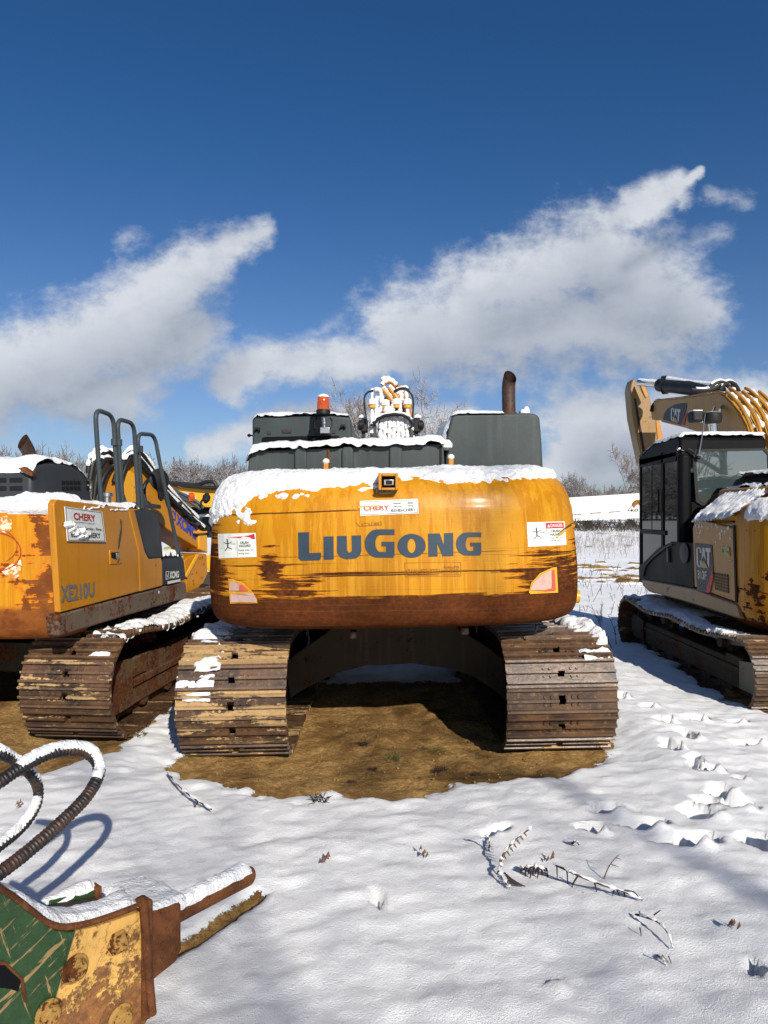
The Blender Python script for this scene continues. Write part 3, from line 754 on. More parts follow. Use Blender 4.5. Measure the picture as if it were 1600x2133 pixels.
    # snow strips lying on the shoes: snow = [(s0, s1, xa, xb, T)] s measured as y on the top run (or angle below y0+r)
    for (ya, yb, xa, xb, T, tap) in (snow or []):
        def sat(y):   # y < y0+r => continue down the roll by arc length
            if y >= y0+r: return math.pi*(r-q)+ (y-(y0+r))
            return math.pi*(r-q)-(y0+r-y)
        def fn(u, v):
            s = sat(ya)+(sat(yb)-sat(ya))*v
            a = pos(s-.05); c = pos(s+.05); p = pos(s); ty, tz = c[0]-a[0], c[1]-a[1]; L = math.hypot(ty, tz); ty /= L; tz /= L
            N = Vector((0, -tz, ty)); rid = 0.5+0.5*math.cos(2*math.pi*(s/pt))
            xa2 = xa+(xb-xa)*tap*(1-v) if tap > 0 else xa
            xb2 = xb+(xb-xa)*tap*(1-v) if tap < 0 else xb
            return Vector((xc+xa2+(xb2-xa2)*u, p[0], p[1]))+N*(-0.004+0.010*rid), N
        def mk(U, V, X, Y, Z):
            s = sat(ya)+(sat(yb)-sat(ya))*V
            return 0.62+0.45*np.cos(2*np.pi*(s/(pt)*3))+ (V*6-0.5).clip(-1, 3)
        short = (yb-ya) < .3
        snow_cap(fn, max(12, int(abs(xb-xa)/(.009 if short else .018))), int((yb-ya)/(.006 if short else .02)), T+.034, tr, 'snow_strip', seed=seed+ya*3, lump=0.45, fr=(2.2, 2.0) if short else (3.2, 5), mask=None if short else mk, rag=2.6 if short else 1.1)
    return tr
# ------------------------------------------------------------ the excavator in the middle
R1 = thing('excavator', 'big yellow excavator in the middle with large grey lettering and rusty counterweight bottom', 'excavator',
           (0.098, 7.35, 0.0), (0, math.radians(-1.15), 0), 'excavators parked in a row in the snow')
A1 = CW(1.395, -1.72, 0.86, [(.955,.42),(.957,.17),(.972,.09),(1.01,.038),(1.08,.010),(1.20,0),(1.35,0),(1.55,.012),(1.72,.024),(1.775,.030),(1.785,.034),(1.85,.050),(1.91,.075),(1.965,.11),(2.005,.16),(2.03,.23),(2.045,.36),(2.05,.55)])
cw1 = A1.build('cw_mid', R1)
def capfn(A, z0, o_in, thmax=1.35):
    def fn(u, v):                 # v 0 front lip .. 1 well on top
        th = (u*2-1)*thmax
        k = v; n = len(A.P)
        # walk the profile from z0 to the end, then inward
        zs = [p.x for p in A.P]; i0 = min(range(n), key=lambda i: abs(zs[i]-z0))
        f = i0+(n-1-i0)*min(1, k/0.75); i = int(f); t = f-i; a, b = A.P[i], A.P[min(i+1, n-1)]
        z = a.x+(b.x-a.x)*t; o = a.y+(b.y-a.y)*t
        if k > 0.75: o = A.P[-1].y+(k-0.75)*o_in; z = A.P[-1].x
        p = A.pt(th, z, o)
        e = 0.01; dz = b.x-a.x; do = b.y-a.y
        p2 = A.pt(th+0.01, z, o); p1 = A.pt(th-0.01, z, o); tx = (p2-p1)
        up = (A.pt(th, z+max(dz, 0)*0.5+1e-4, o+max(do, 0)*0.5+(0.02 if k > .75 else 0))-p)
        N = tx.cross(up)
        if N.length < 1e-9: N = Vector((0, 0, 1))
        N.normalize()
        if N.z < 0 and k > 0.3: N = -N
        return p, N
    return fn
def m1(U, V, X, Y, Z):
    lim = np.interp(X, [-1.36, -1.15, -.95, -.85, -.6, -.3, -.05, .05, .3, .6, 1.0, 1.3, 1.4], [1.70, 1.77, 1.885, 1.90, 1.93, 1.955, 1.965, 1.975, 1.97, 1.955, 1.97, 2.03, 2.05])
    patch = 0.9-np.hypot((X+0.75)/0.20, (Z-1.885)/0.025)+fbm(X*12, Z*14, 3.0, 3)*1.1
    patch2 = 0.8-np.hypot((X+1.05)/0.09, (Z-1.76)/0.05)
    patch3 = 0.8-np.hypot((X+0.17)/0.13, (Z-1.925-0.15*(X+.17))/0.035)
    return np.maximum(np.maximum(np.maximum((Z-lim)/0.035, patch), patch2), patch3)
snow_cap(capfn(A1, 1.66, 0.45), 360, 90, 0.036, R1, 'snow_cover', seed=3.0, lump=1.5, mask=m1, fr=(60, 60), rag=1.9)
S1 = A1.px(R1, 0.004); S1b = A1.px(R1, 0.006)
def mark(root, name, m, build, label=None):
    b = MB(); build(b); o = b.build(name, m, root, smooth=0)
    if label: o['label'] = label
    return o
def arc(cx, cy, rx, ry, a0, a1, n=12): return [(cx+rx*math.cos(math.radians(a0+(a1-a0)*i/n)), cy-ry*math.sin(math.radians(a0+(a1-a0)*i/n))) for i in range(n+1)]
def strip(b, o_, i_, fn):     # ring sector between two equally long outlines
    n = len(o_); b.add([fn(*p) for p in o_]+[fn(*p) for p in i_], [(k, k+1, n+k+1, n+k) for k in range(n-1)])
def letG(b, x0, y0, x1, y1, fn, w):
    W, H = x1-x0, y1-y0; cx = x0+W*.52; cy = (y0+y1)/2; t = .20*H
    # back of the G, a thick C of square shoulders
    o_ = [(x1, y0), (cx, y0)]+arc(x0+W*.42, cy, W*.42, H/2, 90, 270, 16)[0:]+[(cx, y1), (x1-2, y1)]
    i_ = [(x1, y0+t), (cx, y0+t)]+arc(x0+W*.52, cy, W*.52-w, H/2-t, 90, 270, 16)+[(cx, y1-t), (x1-2, y1-t)]
    strip(b, o_, i_, fn)
    put_poly(b, [(x1-w*.80, cy+H*.10), (x1-w*.80, y1-t), (x1, y1-t), (x1, cy-H*.06), (x0+W*.56, cy-H*.06), (x0+W*.56, cy+H*.10)], fn)
    put_poly(b, [(x1-w*.80, y1-t-.5), (x1-w*.80, y1), (x1-4, y1), (x1, y1-4), (x1, y1-t-.5)], fn)
def liu(b):
    fn = S1
    put_poly(b, [(621, 1109), (644, 1108.5), (644.5, 1152), (669, 1151), (669, 1162), (666, 1167), (627, 1168), (622, 1163)], fn, 3)
    put_poly(b, [(674, 1117.5), (695, 1117), (695.5, 1165), (674.5, 1166)], fn, 3)
    put_poly(b, [(702, 1116.5), (722.5, 1116), (723, 1146), (726, 1151), (731, 1150), (733, 1146), (732.5, 1115.5), (752.5, 1115), (753, 1148), (749, 1158), (741, 1163), (722, 1165), (709, 1161), (702.5, 1151)], fn, 2)
    letG(b, 760, 1102.5, 822, 1161.5, fn, 22)
    strip(b, arc(857.5, 1136.8, 29.5, 25, 0, 360, 28), arc(857.5, 1136.8, 8.5, 15, 0, 360, 28), fn)
    put_poly(b, [(892, 1111.5), (916, 1111), (925, 1136), (925, 1110.5), (944, 1110), (944.5, 1158), (922, 1158.6), (911, 1131), (911.5, 1159), (892.5, 1159.5)], fn, 3)
    letG(b, 950, 1109, 1002.5, 1157, fn, 20)
mark(R1, 'lettering', 'letter_grey', liu)
def stk(b): put_quad(b, [(749.5, 1043.5), (870.5, 1039), (872, 1069.5), (751, 1074.5)], S1, 10, 3)
s_ = mark(R1, 'dealer_sticker', 'sticker', stk)
def stk_line(b):
    q = [(752, 1045.5), (868.5, 1041.2), (869.8, 1067.6), (753.3, 1072.2), (752, 1045.5)]
    put_stroke(b, q, 0.8, S1b)
def stk_txt(b):
    q = [(752, 1045.5), (868.5, 1041.2), (869.8, 1067.6), (753.3, 1072.2)]
    def box(u0, v0, u1, v1): return [quad(q, u0, v1), quad(q, u1, v1), quad(q, u1, v0), quad(q, u0, v0)]
    put_text(b, '833-83-CHERY', box(.53, .12, .97, .36), S1b, .022)
    put_text(b, 'Rental', box(.58, .72, .71, .88), S1b, .02); put_text(b, 'Sales', box(.83, .72, .93, .88), S1b, .02)
    put_text(b, 'Service', box(.58, .48, .72, .64), S1b, .02); put_text(b, 'Parts', box(.83, .48, .93, .64), S1b, .02)
    put_text(b, 'EQUIPMENT GROUP', box(.06, .20, .49, .28), S1b, .0)
    put_text
def stk_red(b):
    q = [(752, 1045.5), (868.5, 1041.2), (869.8, 1067.6), (753.3, 1072.2)]
    put_text(b, 'CHERY', [quad(q, .04, .66), quad(q, .5, .66), quad(q, .5, .31), quad(q, .04, .31)], S1b, .035)
mark(R1, 'sticker_print', 'letter_dark', lambda b: (stk_line(b), stk_txt(b))); mark(R1, 'sticker_print', 'letter_red', stk_red)
S1c = A1.px(R1, 0.008)
mark(R1, 'scrape', 'orange_yellow', lambda b: put_stroke(b, [(746, 1056.5), (760, 1054.6), (792, 1053.2)], 2.6, S1c))
# hazard stickers
def hz(b, q): put_quad(b, q, S1, 6, 3)
QL = [(454, 1112), (533, 1110), (535, 1160), (456, 1163)]; QR = [(1097, 1088), (1176, 1086), (1180, 1135), (1100, 1139)]
mark(R1, 'hazard_sticker', 'sticker', lambda b: hz(b, QL), 'scratched white sticker with a torn red band on the left'); mark(R1, 'hazard_sticker', 'sticker', lambda b: hz(b, QR), 'white sticker with a red DANGER heading on the right')
def bx(q, u0, v0, u1, v1): return [quad(q, u0, v1), quad(q, u1, v1), quad(q, u1, v0), quad(q, u0, v0)]
def reds(b, i):
    if i == 0: put_quad(b, bx(QR, .50, .72, .97, .96), S1b, 3, 1)
    else: put_poly(b, [quad(QL, .04, .90), quad(QL, .5, .86), quad(QL, .80, .90), quad(QL, .96, .97), quad(QL, .98, .74), quad(QL, .6, .80), quad(QL, .3, .84)], S1b)
for i_ in (0, 1): mark(R1, 'sticker_print', 'sticker_red', lambda b: reds(b, i_))
def prt(b, i):
    if i == 0: put_text(b, 'CRUSH', bx(QR, .62, .55, .86, .66), S1b, .02); put_text(b, 'HAZARD', bx(QR, .60, .41, .90, .52), S1b, .02)
    if i == 0: put_text(b, 'Keep clear of', bx(QR, .58, .28, .90, .36), S1b, .0); put_text(b, 'swing area', bx(QR, .60, .17, .88, .25), S1b, .0)
    if i == 1: put_text(b, 'CRUSH', bx(QL, .58, .56, .80, .66), S1b, .02); put_text(b, 'HAZARD', bx(QL, .55, .43, .86, .53), S1b, .02)
    if i == 1: put_text(b, 'Keep clear of', bx(QL, .53, .25, .92, .34), S1b, .0); put_text(b, 'swing area', bx(QL, .53, .12, .80, .20), S1b, .0)
    for q in ((QR, QL)[i],):
        P = lambda u, v: quad(q, u, v)
        put_stroke(b, [P(.24, .78), P(.25, .60), P(.25, .42)], 2.4, S1b); put_stroke(b, [P(.14, .64), P(.25, .58), P(.36, .66)], 1.3, S1b); put_stroke(b, [P(.17, .30), P(.25, .44), P(.36, .36)], 1.6, S1b)
        put_stroke(b, [P(.33, .58), P(.46, .56)], 0.9, S1b); put_stroke(b, [P(.05, .40), P(.48, .40)], .5, S1b); put_stroke(b, [P(.5, .05), P(.5, .70)], .5, S1b)
for i_ in (0, 1): mark(R1, 'sticker_print', 'letter_dark', lambda b: prt(b, i_))
mark(R1, 'sticker_print', 'letter_white', lambda b: (put_text(b, 'DANGER', bx(QR, .62, .77, .94, .91), S1c, .02), put_poly(b, [quad(QR, .57, .91), quad(QR, .605, .77), quad(QR, .53, .77)], S1c)))
mark(R1, 'scrape', 'orange_yellow', lambda b: put_poly(b, [(1200, 1087), (1190, 1092), (1172, 1105), (1155, 1121), (1150, 1124), (1168, 1115), (1182, 1104), (1196, 1098)], S1c))
mark(R1, 'scrape', 'rust_dark', lambda b: put_poly(b, [(1199, 1085), (1188, 1091), (1172, 1102), (1160, 1114), (1174, 1104), (1190, 1095), (1198, 1092)], A1.px(R1, .010)))
# faded telephone decal
def phone(b):
    q = [(843, 1172.5), (960, 1171), (960, 1200), (845, 1201.5)]
    put_stroke(b, [*q, q[0]], 0.7, S1)
    put_text(b, '(516) 402-9951', bx(q, .02, .28, .62, .56), S1, .0); put_text(b, 'FORKLIFTS', bx(q, .70, .56, .97, .72), S1, .01)
    put_text(b, 'SALES SERVICE', bx(q, .65, .38, .95, .50), S1, .0); put_text(b, 'RENTALS', bx(q, .80, .25, .97, .36), S1, .0)
    put_stroke(b, [quad(q, .03, .10), quad(q, .60, .11)], 1.0, S1); put_stroke(b, [quad(q, .66, .12), quad(q, .98, .12)], 1.0, S1)
def ghost(b):
    q2 = [(742, 1088), (795, 1085), (798, 1098), (748, 1102)]
    put_stroke(b, [q2[0], (748, 1096), (795, 1093), (793, 1085)], 0.8, S1); put_text(b, 'LZXOBE', bx(q2, .2, .35, .9, .85), S1, -.01)
mark(R1, 'faded_decal', 'letter_brown', phone); mark(R1, 'faded_decal', 'letter_brown', ghost)
# corner reflectors let into raised frames
def refl(name, pts, inner, mred):
    b = MB(); put_poly(b, pts, A1.px(R1, .012), 3); o = b.build(name, 'orange_yellow', R1, smooth=0)
    b = MB(); put_poly(b, inner, A1.px(R1, .016), 3); b.build('reflector_lens', 'reflector', o, smooth=0)
    b = MB(); put_poly(b, mred, A1.px(R1, .018), 2); b.build('reflector_lens', 'reflector_red', o, smooth=0)
refl('reflector', [(476, 1205), (486, 1206), (508, 1214), (524, 1229), (536, 1248), (537, 1256), (480, 1257)], [(481, 1210), (502, 1216), (518, 1230), (478, 1230), ], [(504, 1217), (519, 1230), (500, 1230), (499, 1220)])
mark(R1, 'reflector', 'reflector', lambda b: put_poly(b, [(481, 1237), (529, 1235), (535, 1249), (534, 1254), (482, 1254)], A1.px(R1, .016), 2))
refl('reflector', [(1101, 1233), (1106, 1214), (1124, 1194), (1150, 1182), (1159, 1181), (1162, 1234), (1104, 1237)], [(1104, 1229), (1110, 1214), (1128, 1196), (1154, 1185), (1156, 1229)], [(1148, 1188), (1154, 1185), (1157, 1229), (1130, 1230), (1150, 1224)])
# rear camera in its box
def boxat(px0, py0, px1, py1, D, dep, m, name, root, bev=.006, parent=None, hollow=0):
    a = at(px0, py1, D); c = at(px1, py0, D); b = MB()
    if not hollow: b.box(a.x, c.x, D, D+dep, a.z, c.z)
    else:
        h = hollow; x0, x1, z0, z1 = a.x, c.x, a.z, c.z
        b.box(x0, x0+h, D, D+dep, z0, z1); b.box(x1-h, x1, D, D+dep, z0, z1); b.box(x0+h, x1-h, D, D+dep, z1-h, z1); b.box(x0+h, x1-h, D+.0, D+dep, z0, z0+h*.8); b.box(x0+h, x1-h, D+dep*.6, D+dep-.004, z0+h*.8, z1-h)
    return b.build(name, m, parent or root, bevel=bev)
cb = boxat(788, 985, 830, 1021, 4.74, .16, 'yellow', 'camera_housing', R1, hollow=.022)
b = MB(); b.prism([at(783, 1019, 4.76), at(829, 1017, 4.76), at(828, 1022, 4.76), at(820, 1028, 4.78), at(790, 1029, 4.78), at(783, 1027, 4.78)], (0, .1, 0)); b.build('bracket', 'skirt_rust', cb)
boxat(797, 991, 823, 1016, 4.83, .004, 'black', 'camera_back', R1, 0, cb)
boxat(799.5, 998.5, 821, 1011, 4.77, .05, 'bare_metal', 'camera_body', R1, .004, cb)
boxat(804, 1000.5, 817, 1009, 4.765, .02, 'black', 'camera_lens', R1, .002, cb)
# yellow guide posts on the counterweight
for (px, py0, py1) in ((679, 962, 985), (940, 953, 975)):
    D = 5.35; a = at(px-5, py1+6, D); c = at(px+5, py0, D); b = MB(); b.box(a.x, c.x, D, D+.03, a.z, c.z); o = b.build('guide_post', 'yellow', R1, bevel=.004)
    b = MB(); b.lathe(((a.x+c.x)/2, D+.015, c.z-.006), [(.016, -.006), (.026, .004), (.024, .022), (.010, .032)], k=12); b.build('snow_cap', 'snow', o)
# engine hood (middle) with domed ribs, and the taller housing on the right
def front_panel(name, px_pts, D, dep, m, bev=.02, slant=0.0):
    b = MB(); b.prism([at(x, y, D) for x, y in px_pts], (0, dep, 0)); return b.build(name, m, R1, bevel=bev, seg=3)
def arcpx(cx, cy, rx, ry, a0, a1, n=6): return arc(cx, cy, rx, ry, a0, a1, n)
hood = front_panel('engine_hood', [(513, 1010)]+[(517, 968)]+arcpx(542, 965, 25, 26, 180, 95, 6)+[(924, 924), (928, 1000)], 5.62, 1.1, 'grey_green', .012)
for (x0, x1, y) in ((613, 638, 931), (712, 736, 929), (811, 838, 925)):
    b = MB(); yy = y
    pts = [(x0, 1000), (x0, yy+8), (x0+4, yy+1), (x1-4, yy), (x1, yy+7), (x1, 1000)]
    b.prism([at(x, q, 5.595) for x, q in pts], (0, 1.1, 0)); b.build('hood_rib', 'grey_green', hood, bevel=.012, seg=3)
b = MB(); b.prism([at(682, 936, 5.60), at(687, 936, 5.60), at(688, 990, 5.60), at(683, 990, 5.60)], (0, .03, 0)); b.build('rust_streak', 'rusty_steel', hood)
b = MB(); b.prism([at(917, 928, 5.605), at(921, 928, 5.605), at(921, 975, 5.605), at(917, 975, 5.605)], (0, .03, 0)); b.build('gap', 'black', hood)
rh = front_panel('side_housing', [(928, 1000), (929, 920), (934, 895)]+arcpx(950, 874, 10, 11, 160, 95, 4)+[(1102, 860)]+arcpx(1108, 874, 17, 13, 80, 5, 6)+[(1129, 920), (1133, 1000)], 5.72, 1.0, 'grey_green', .018)
def hoodz(px, py, D): return at(px, py, D)
# snow on hood
M1i = WM(R1).inverted()
def snow_px(px0, px1, ytop, D0, D1, T, seed, parent=R1, lump=1.0, fr=(14, 10), name='snow_cover', ov=0.02):
    """snow on a level top whose near edge runs along pixel heights ytop(px) at depth D0"""
    def fn(u, v):
        px = px0+(px1-px0)*u; p = at(px, ytop(px), D0); q = Vector((p.x, D0-ov+(D1-D0+ov)*v, p.z)); return M1i @ q if parent is R1 else q, Vector((0, 0, 1))
    n = max(10, int(abs(px1-px0)/F*D0/.016)); return snow_cap(fn, n, max(8, int((D1-D0)/.03)), T, parent, name, seed=seed, lump=lump, fr=fr, rag=.3)
def yt(px):
    base = float(np.interp(px, [510, 519, 525, 545, 924], [968, 952, 944, 938.5, 924.5]))
    for x0, x1 in ((613, 638), (712, 736), (811, 838)):
        c = (x0+x1)/2; base -= 3.4*math.exp(-((px-c)/13)**2)
    return base
snow_px(512, 928, yt, 5.59, 6.55, .068, 2.0, lump=.8, fr=(40, 14), ov=.035)
snow_px(940, 1052, lambda p: float(np.interp(p, [928, 940, 955, 1060], [875, 866, 861.5, 861])), 5.72, 6.6, .035, 5.0, lump=.6, fr=(18, 10))
def slope_fn(u, v):
    a = at(930, 925, 5.74); c = at(944, 866, 5.74); p = a.lerp(c, u); return M1i @ Vector((p.x-.012, p.y+v*.9, p.z)), Vector((-.93, 0, .37))
snow_cap(slope_fn, 26, 30, .05, R1, 'snow_cover', seed=8., lump=.8, fr=(9, 20))
b = MB(); b.lathe(at(929, 930, 5.66), [(.02, -.03), (.05, -.01), (.055, .02), (.03, .05), (.01, .055)], k=14); b.build('snow_clump', 'snow', R1)
b = MB(); b.prism([at(1084, 861, 6.1), at(1086, 852, 6.1), at(1091, 853, 6.1), at(1095, 846, 6.1), at(1102, 847, 6.1), at(1104, 856, 6.1), at(1105, 861, 6.1)], (0, .1, 0)); b.build('snow_clump', 'snow', R1, bevel=.02, seg=3)
# exhaust stack: upright pipe with an oblique curved mouth
b = MB(); D = 6.15
pa = crom([at(1061, 880, D), at(1060, 850, D), at(1059.5, 822, D), at(1060, 800, D-.01), at(1063.5, 783, D-.05), at(1068, 771, D-.12)], 6)
b.tube(pa, .0575, 22, cap=False); b.tube([p for p in pa], .051, 22, cap=False)
ex = b.build('exhaust_pipe', 'exhaust_rust', R1)
# slice the mouth so it opens toward the rear and right
def slice_top(o, p, n):
    inv = WM(o).inverted(); bm = bmesh.new(); bm.from_mesh(o.data); p = inv @ Vector(p); n = (inv.to_3x3() @ Vector(n)).normalized()
    bmesh.ops.bisect_plane(bm, geom=bm.verts[:]+bm.edges[:]+bm.faces[:], plane_co=p, plane_no=n, clear_outer=True)
    bm.to_mesh(o.data); bm.free()
slice_top(ex, at(1066, 790, D-.05), (0.35, -0.86, 0.40))
b = MB(); b.cyl(at(1060.5, 864, D), at(1060.5, 859, D), .066, 20); b.build('clamp', 'rust_dark', ex)
b = MB(); b.lathe(at(1060, 858, D), [(.049, 0), (.049, .02), (.01, .03)], k=14); b.build('pipe_plug', 'black', ex)  # closed black plug inside the foot of the pipe

# cab roof behind the hood
D = 7.75
def P_(x, y, d=None): return at(x, y, D if d is None else d)
b = MB(); cabpts = [(525, 960), (525, 874), (529, 869), (700, 865), (727, 868), (731, 872), (735, 925), (735, 960)]
cab1 = MB(); cab1.prism([P_(x, y) for x, y in cabpts], (0, 1.7, 0)); cab1 = cab1.build('cab', 'cab_grey', R1, bevel=.03, seg=3)
b = MB(); b.prism([P_(545, 960, D-.012), P_(545, 914, D-.012), P_(549, 910, D-.012), P_(704, 907, D-.012), P_(708, 911, D-.012), P_(709, 960, D-.012)], (0, .03, 0)); b.build('rear_window_frame', 'black_paint', cab1, bevel=.008)
b = MB(); b.prism([P_(556, 960, D-.02), P_(556, 921, D-.02), P_(698, 918, D-.02), P_(699, 960, D-.02)], (0, .01, 0)); b.build('rear_window', 'glass', cab1)
for (x, y) in ((533, 893), (712, 887)):
    b = MB(); b.prism([P_(x-4, y+5, D-.05), P_(x-2, y-3, D-.05), P_(x+7, y-3, D-.05), P_(x+8, y+5, D-.05), P_(x+3, y+1, D-.05)], (0, .05, 0)); b.build('latch', 'black', cab1, bevel=.004)
for (x, y, ww) in ((560, 901, 4), (695, 899, 4), (597, 898, 10)):
    b = MB(); b.prism([P_(x-ww, y+4, D-.012), P_(x-ww, y-4, D-.012), P_(x+ww, y-4, D-.012), P_(x+ww, y+4, D-.012)], (0, .012, 0)); b.build('cover_plate', 'charcoal_plain', cab1, bevel=.003)
    for dx_ in (-.5, .5):
        if ww > 5: b = MB(); b.cyl(P_(x+dx_*12, y, D-.02), P_(x+dx_*12, y, D-.01), .012, 10); b.build('bolt', 'rusty_steel', cab1)
b = MB(); b.cyl(P_(518, 907, D+.1), P_(526, 907, D+.1), .008, 8); b.lathe(P_(519, 907, D+.1), [(.0, -.02), (.02, -.01), (.02, .01), (.0, .02)], k=10); b.build('mirror_stub', 'black_paint', cab1)
snow_px(527, 727, lambda p: float(np.interp(p, [525, 535, 700, 730], [873, 867.5, 864.5, 868])), D, D+1.6, .055, 12., lump=.7, fr=(25, 10))
# beacon on its bracket
DB = 7.45; bc = at(673.5, 866, DB)
be = MB(); be.lathe(bc, [(.02, -.01), (.062, .0), (.074, .012), (.076, .05), (.070, .062), (.03, .064)], k=28); be = be.build('beacon', 'rubber', R1)
b = MB(); b.lathe(bc+Vector((0, 0, .063)), [(.066, 0), (.067, .02), (.064, .08), (.060, .12), (.050, .138), (.02, .146)], k=28); b.build('beacon_lens', 'amber', be)
b = MB(); b.lathe(bc+Vector((0, 0, .064)), [(.012, 0), (.012, .05), (.028, .06), (.028, .085), (.01, .09)], k=14); b.build('bulb', 'chrome', be)
b = MB(); b.lathe(bc+Vector((0, 0, .198)), [(.060, -.004), (.060, .006), (.045, .022), (.015, .030)], k=20); b.build('snow_cap', 'snow', be)
b = MB(); b.cyl(at(675, 868, DB), at(676, 893, DB), .014, 12); b.cyl(at(675.5, 878, DB), at(675.5, 884, DB), .022, 12); b.box(*(lambda a, c: (a.x, c.x, DB-.01, DB+.30, a.z, c.z))(at(667, 903, DB), at(687, 890, DB))); b.build('beacon_mount', 'bare_metal', be, bevel=.004)
b = MB(); b.prism([at(663, 884, DB+.02), at(663, 899, DB+.02), at(657, 897, DB+.02), at(653, 870, DB+.02), at(660, 868, DB+.02)], (0, .03, 0)); b.cyl(at(655, 880, DB+.01), at(656, 894, DB), .012, 10); b.build('work_lamp', 'black_paint', be)
b = MB(); b.tube(crom([at(687, 870, DB), at(692, 878, DB+.02), at(690, 890, DB), at(684, 896, DB)], 6), .008, 8); b.build('cable', 'rubber', be)

# boom rising behind the hood, its pipes under snow
D = 10.2
bm1 = MB(); bm1.prism([at(*p, D+.12) for p in ((788, 960), (786, 905), (790, 870), (797, 835), (815, 805), (838, 800), (852, 832), (860, 870), (866, 905), (866, 960))], (0, .5, 0)); bo = bm1.build('boom', 'yellow', R1, bevel=.03, seg=3)
rn = random.Random(4)
def pipe(pts, r, m, name, parent, n=6, k=10, cap=True): 
    b = MB(); b.tube(crom(pts, n), r, k, cap=cap); return b.build(name, m, parent)
pxs = [791, 800, 810, 819.5, 829, 838, 848, 858]
for i, x in enumerate(pxs):
    xt = 822+(x-822)*0.80; top_y = 868+rn.uniform(-12, 6)
    o = pipe([at(x, 945, D), at(x, 910, D), at(822+(x-822)*.92, 885, D), at(xt, top_y, D+.02)], .026, 'yellow', 'hydraulic_pipe', bo)
    b = MB(); pth = crom([at(x+1.5, 940, D-.022), at(x+1, 908, D-.022), at(822+(x-822)*.92+1, 884, D-.022), at(xt+.5, top_y-1, D)], 8)
    b.tube(pth, .027, 10, rf=lambda t, s=i: .032+.008*math.sin(t*23+s*2.1)+.005*math.sin(t*61+s)); b.build('snow_strip', 'snow', o)
# side lights and posts
for (x0, x1, sgn) in ((752, 766, -1), (860, 876, 1)):
    lm = MB(); a = at(x0, 900, D-.05); c = at(x1, 872, D-.05); lm.box(a.x, c.x, D-.05, D+.12, a.z, c.z); lo = lm.build('boom_lamp', 'gum', bo, bevel=.02)
    b = MB(); x = 752 if sgn < 0 else 876; b.lathe(at(x, 886, D), [(.03, -.05), (.075, -.03), (.075, .03), (.04, .05)], ax=(1, 0, 0), k=16); b.build('lamp_body', 'rubber', lo)
    b = MB(); a = at(x0+1 if sgn < 0 else 866, 925, D); c = at(x0+9 if sgn < 0 else 872, 900, D); b.box(a.x, c.x, D, D+.08, a.z-.3, c.z); b.build('lamp_post', 'charcoal', lo)
    b = MB(); b.lathe(at(x0+3 if sgn < 0 else 870, 872, D), [(.03, 0), (.06, .01), (.05, .04), (.02, .06)], k=12); b.build('snow_cap', 'snow', lo)
pipe([at(779, 925, D-.02), at(777, 892, D-.02), at(776, 878, D-.02)], .05, 'grey_green', 'boom_bracket', bo); pipe([at(857, 925, D-.02), at(856, 895, D-.02), at(853, 880, D-.02)], .045, 'grey_green', 'boom_bracket', bo)
# upper pipework: couplers, elbows, hoses
def sp(pts, r, base='yellow', name='hydraulic_pipe', off=(0, -.012, .018), rs=1.0, nm=True):
    o = pipe(pts, r, base, name, bo)
    b = MB(); ph = random.random()*6; b.tube(crom([Vector(p)+Vector(off) for p in pts], 8), r, 10, rf=lambda t: r*rs*(1+.16*math.sin(t*19+ph)+.1*math.sin(t*43+ph))); b.build('snow_strip', 'snow', o); return o
W_ = lambda pts, d=D-.05: [at(x, y, d) for x, y in pts]
sp(W_([(774, 905), (775, 870), (775, 843), (775, 812)]), .024)
sp(W_([(780, 815), (790, 814), (794, 824), (795, 842)]), .030)
sp(W_([(784, 880), (784, 850), (786, 828)]), .026)
sp(W_([(853, 892), (849, 860), (848, 838), (846, 814)]), .028)
sp(W_([(773, 887), (785, 868), (796, 850), (799, 842)]), .030)
sp(W_([(817, 835), (808, 823), (798, 811)]), .036, rs=.8, off=(0, .01, .04)); sp(W_([(829, 833), (820, 820), (811, 808)]), .038, rs=.8, off=(0, .01, .04))
sp(W_([(796, 804), (802, 797), (815, 795), (826, 804)]), .034); sp(W_([(795, 793), (806, 790), (816, 795)]), .030)
sp(W_([(836, 838), (836, 826), (830, 812)]), .032); sp(W_([(818, 860), (819, 848), (820, 838)]), .030); sp(W_([(834, 862), (833, 850), (834, 838)]), .030); sp(W_([(808, 868), (807, 850), (803, 836)]), .03)
sp(W_([(843, 812), (836, 818), (826, 822)]), .026); sp(W_([(850, 812), (842, 809), (834, 812), (826, 814)]), .026)
for (x, y) in ((776, 843), (849, 843), (803, 845), (807, 858), (826, 843)):
    b = MB(); c = at(x, y, D-.06); b.lathe(c, [(.03, -.05), (.055, -.045), (.055, .0), (.035, .01), (.05, .02), (.05, .055), (.03, .06)], k=14); o = b.build('coupler', 'orange_yellow', bo)
    b = MB(); b.lathe(c+Vector((0, -.008, -.01)), [(.04, 0), (.064, .01), (.060, .06), (.055, .085), (.02, .10)], k=14); b.build('snow_cap', 'snow', o)
hs_ = [pipe(W_([(775, 888), (780, 880), (795, 868), (822, 863), (846, 867), (858, 878), (860, 884)], D-.13), .028, 'rubber', 'hydraulic_hose', bo),
       pipe(W_([(764, 878), (760, 850), (759, 830), (765, 818), (778, 813)], D-.10), .013, 'rubber', 'hydraulic_hose', bo),
       pipe(W_([(859, 872), (861, 845), (859, 825), (850, 813)], D-.10), .013, 'rubber', 'hydraulic_hose', bo),
       pipe(W_([(797, 791), (810, 791), (820, 798), (827, 807)], D-.04), .026, 'rubber', 'hydraulic_hose', bo),
       pipe(W_([(822, 815), (832, 810), (844, 809), (852, 814)], D-.10), .018, 'rubber', 'hydraulic_hose', bo)]
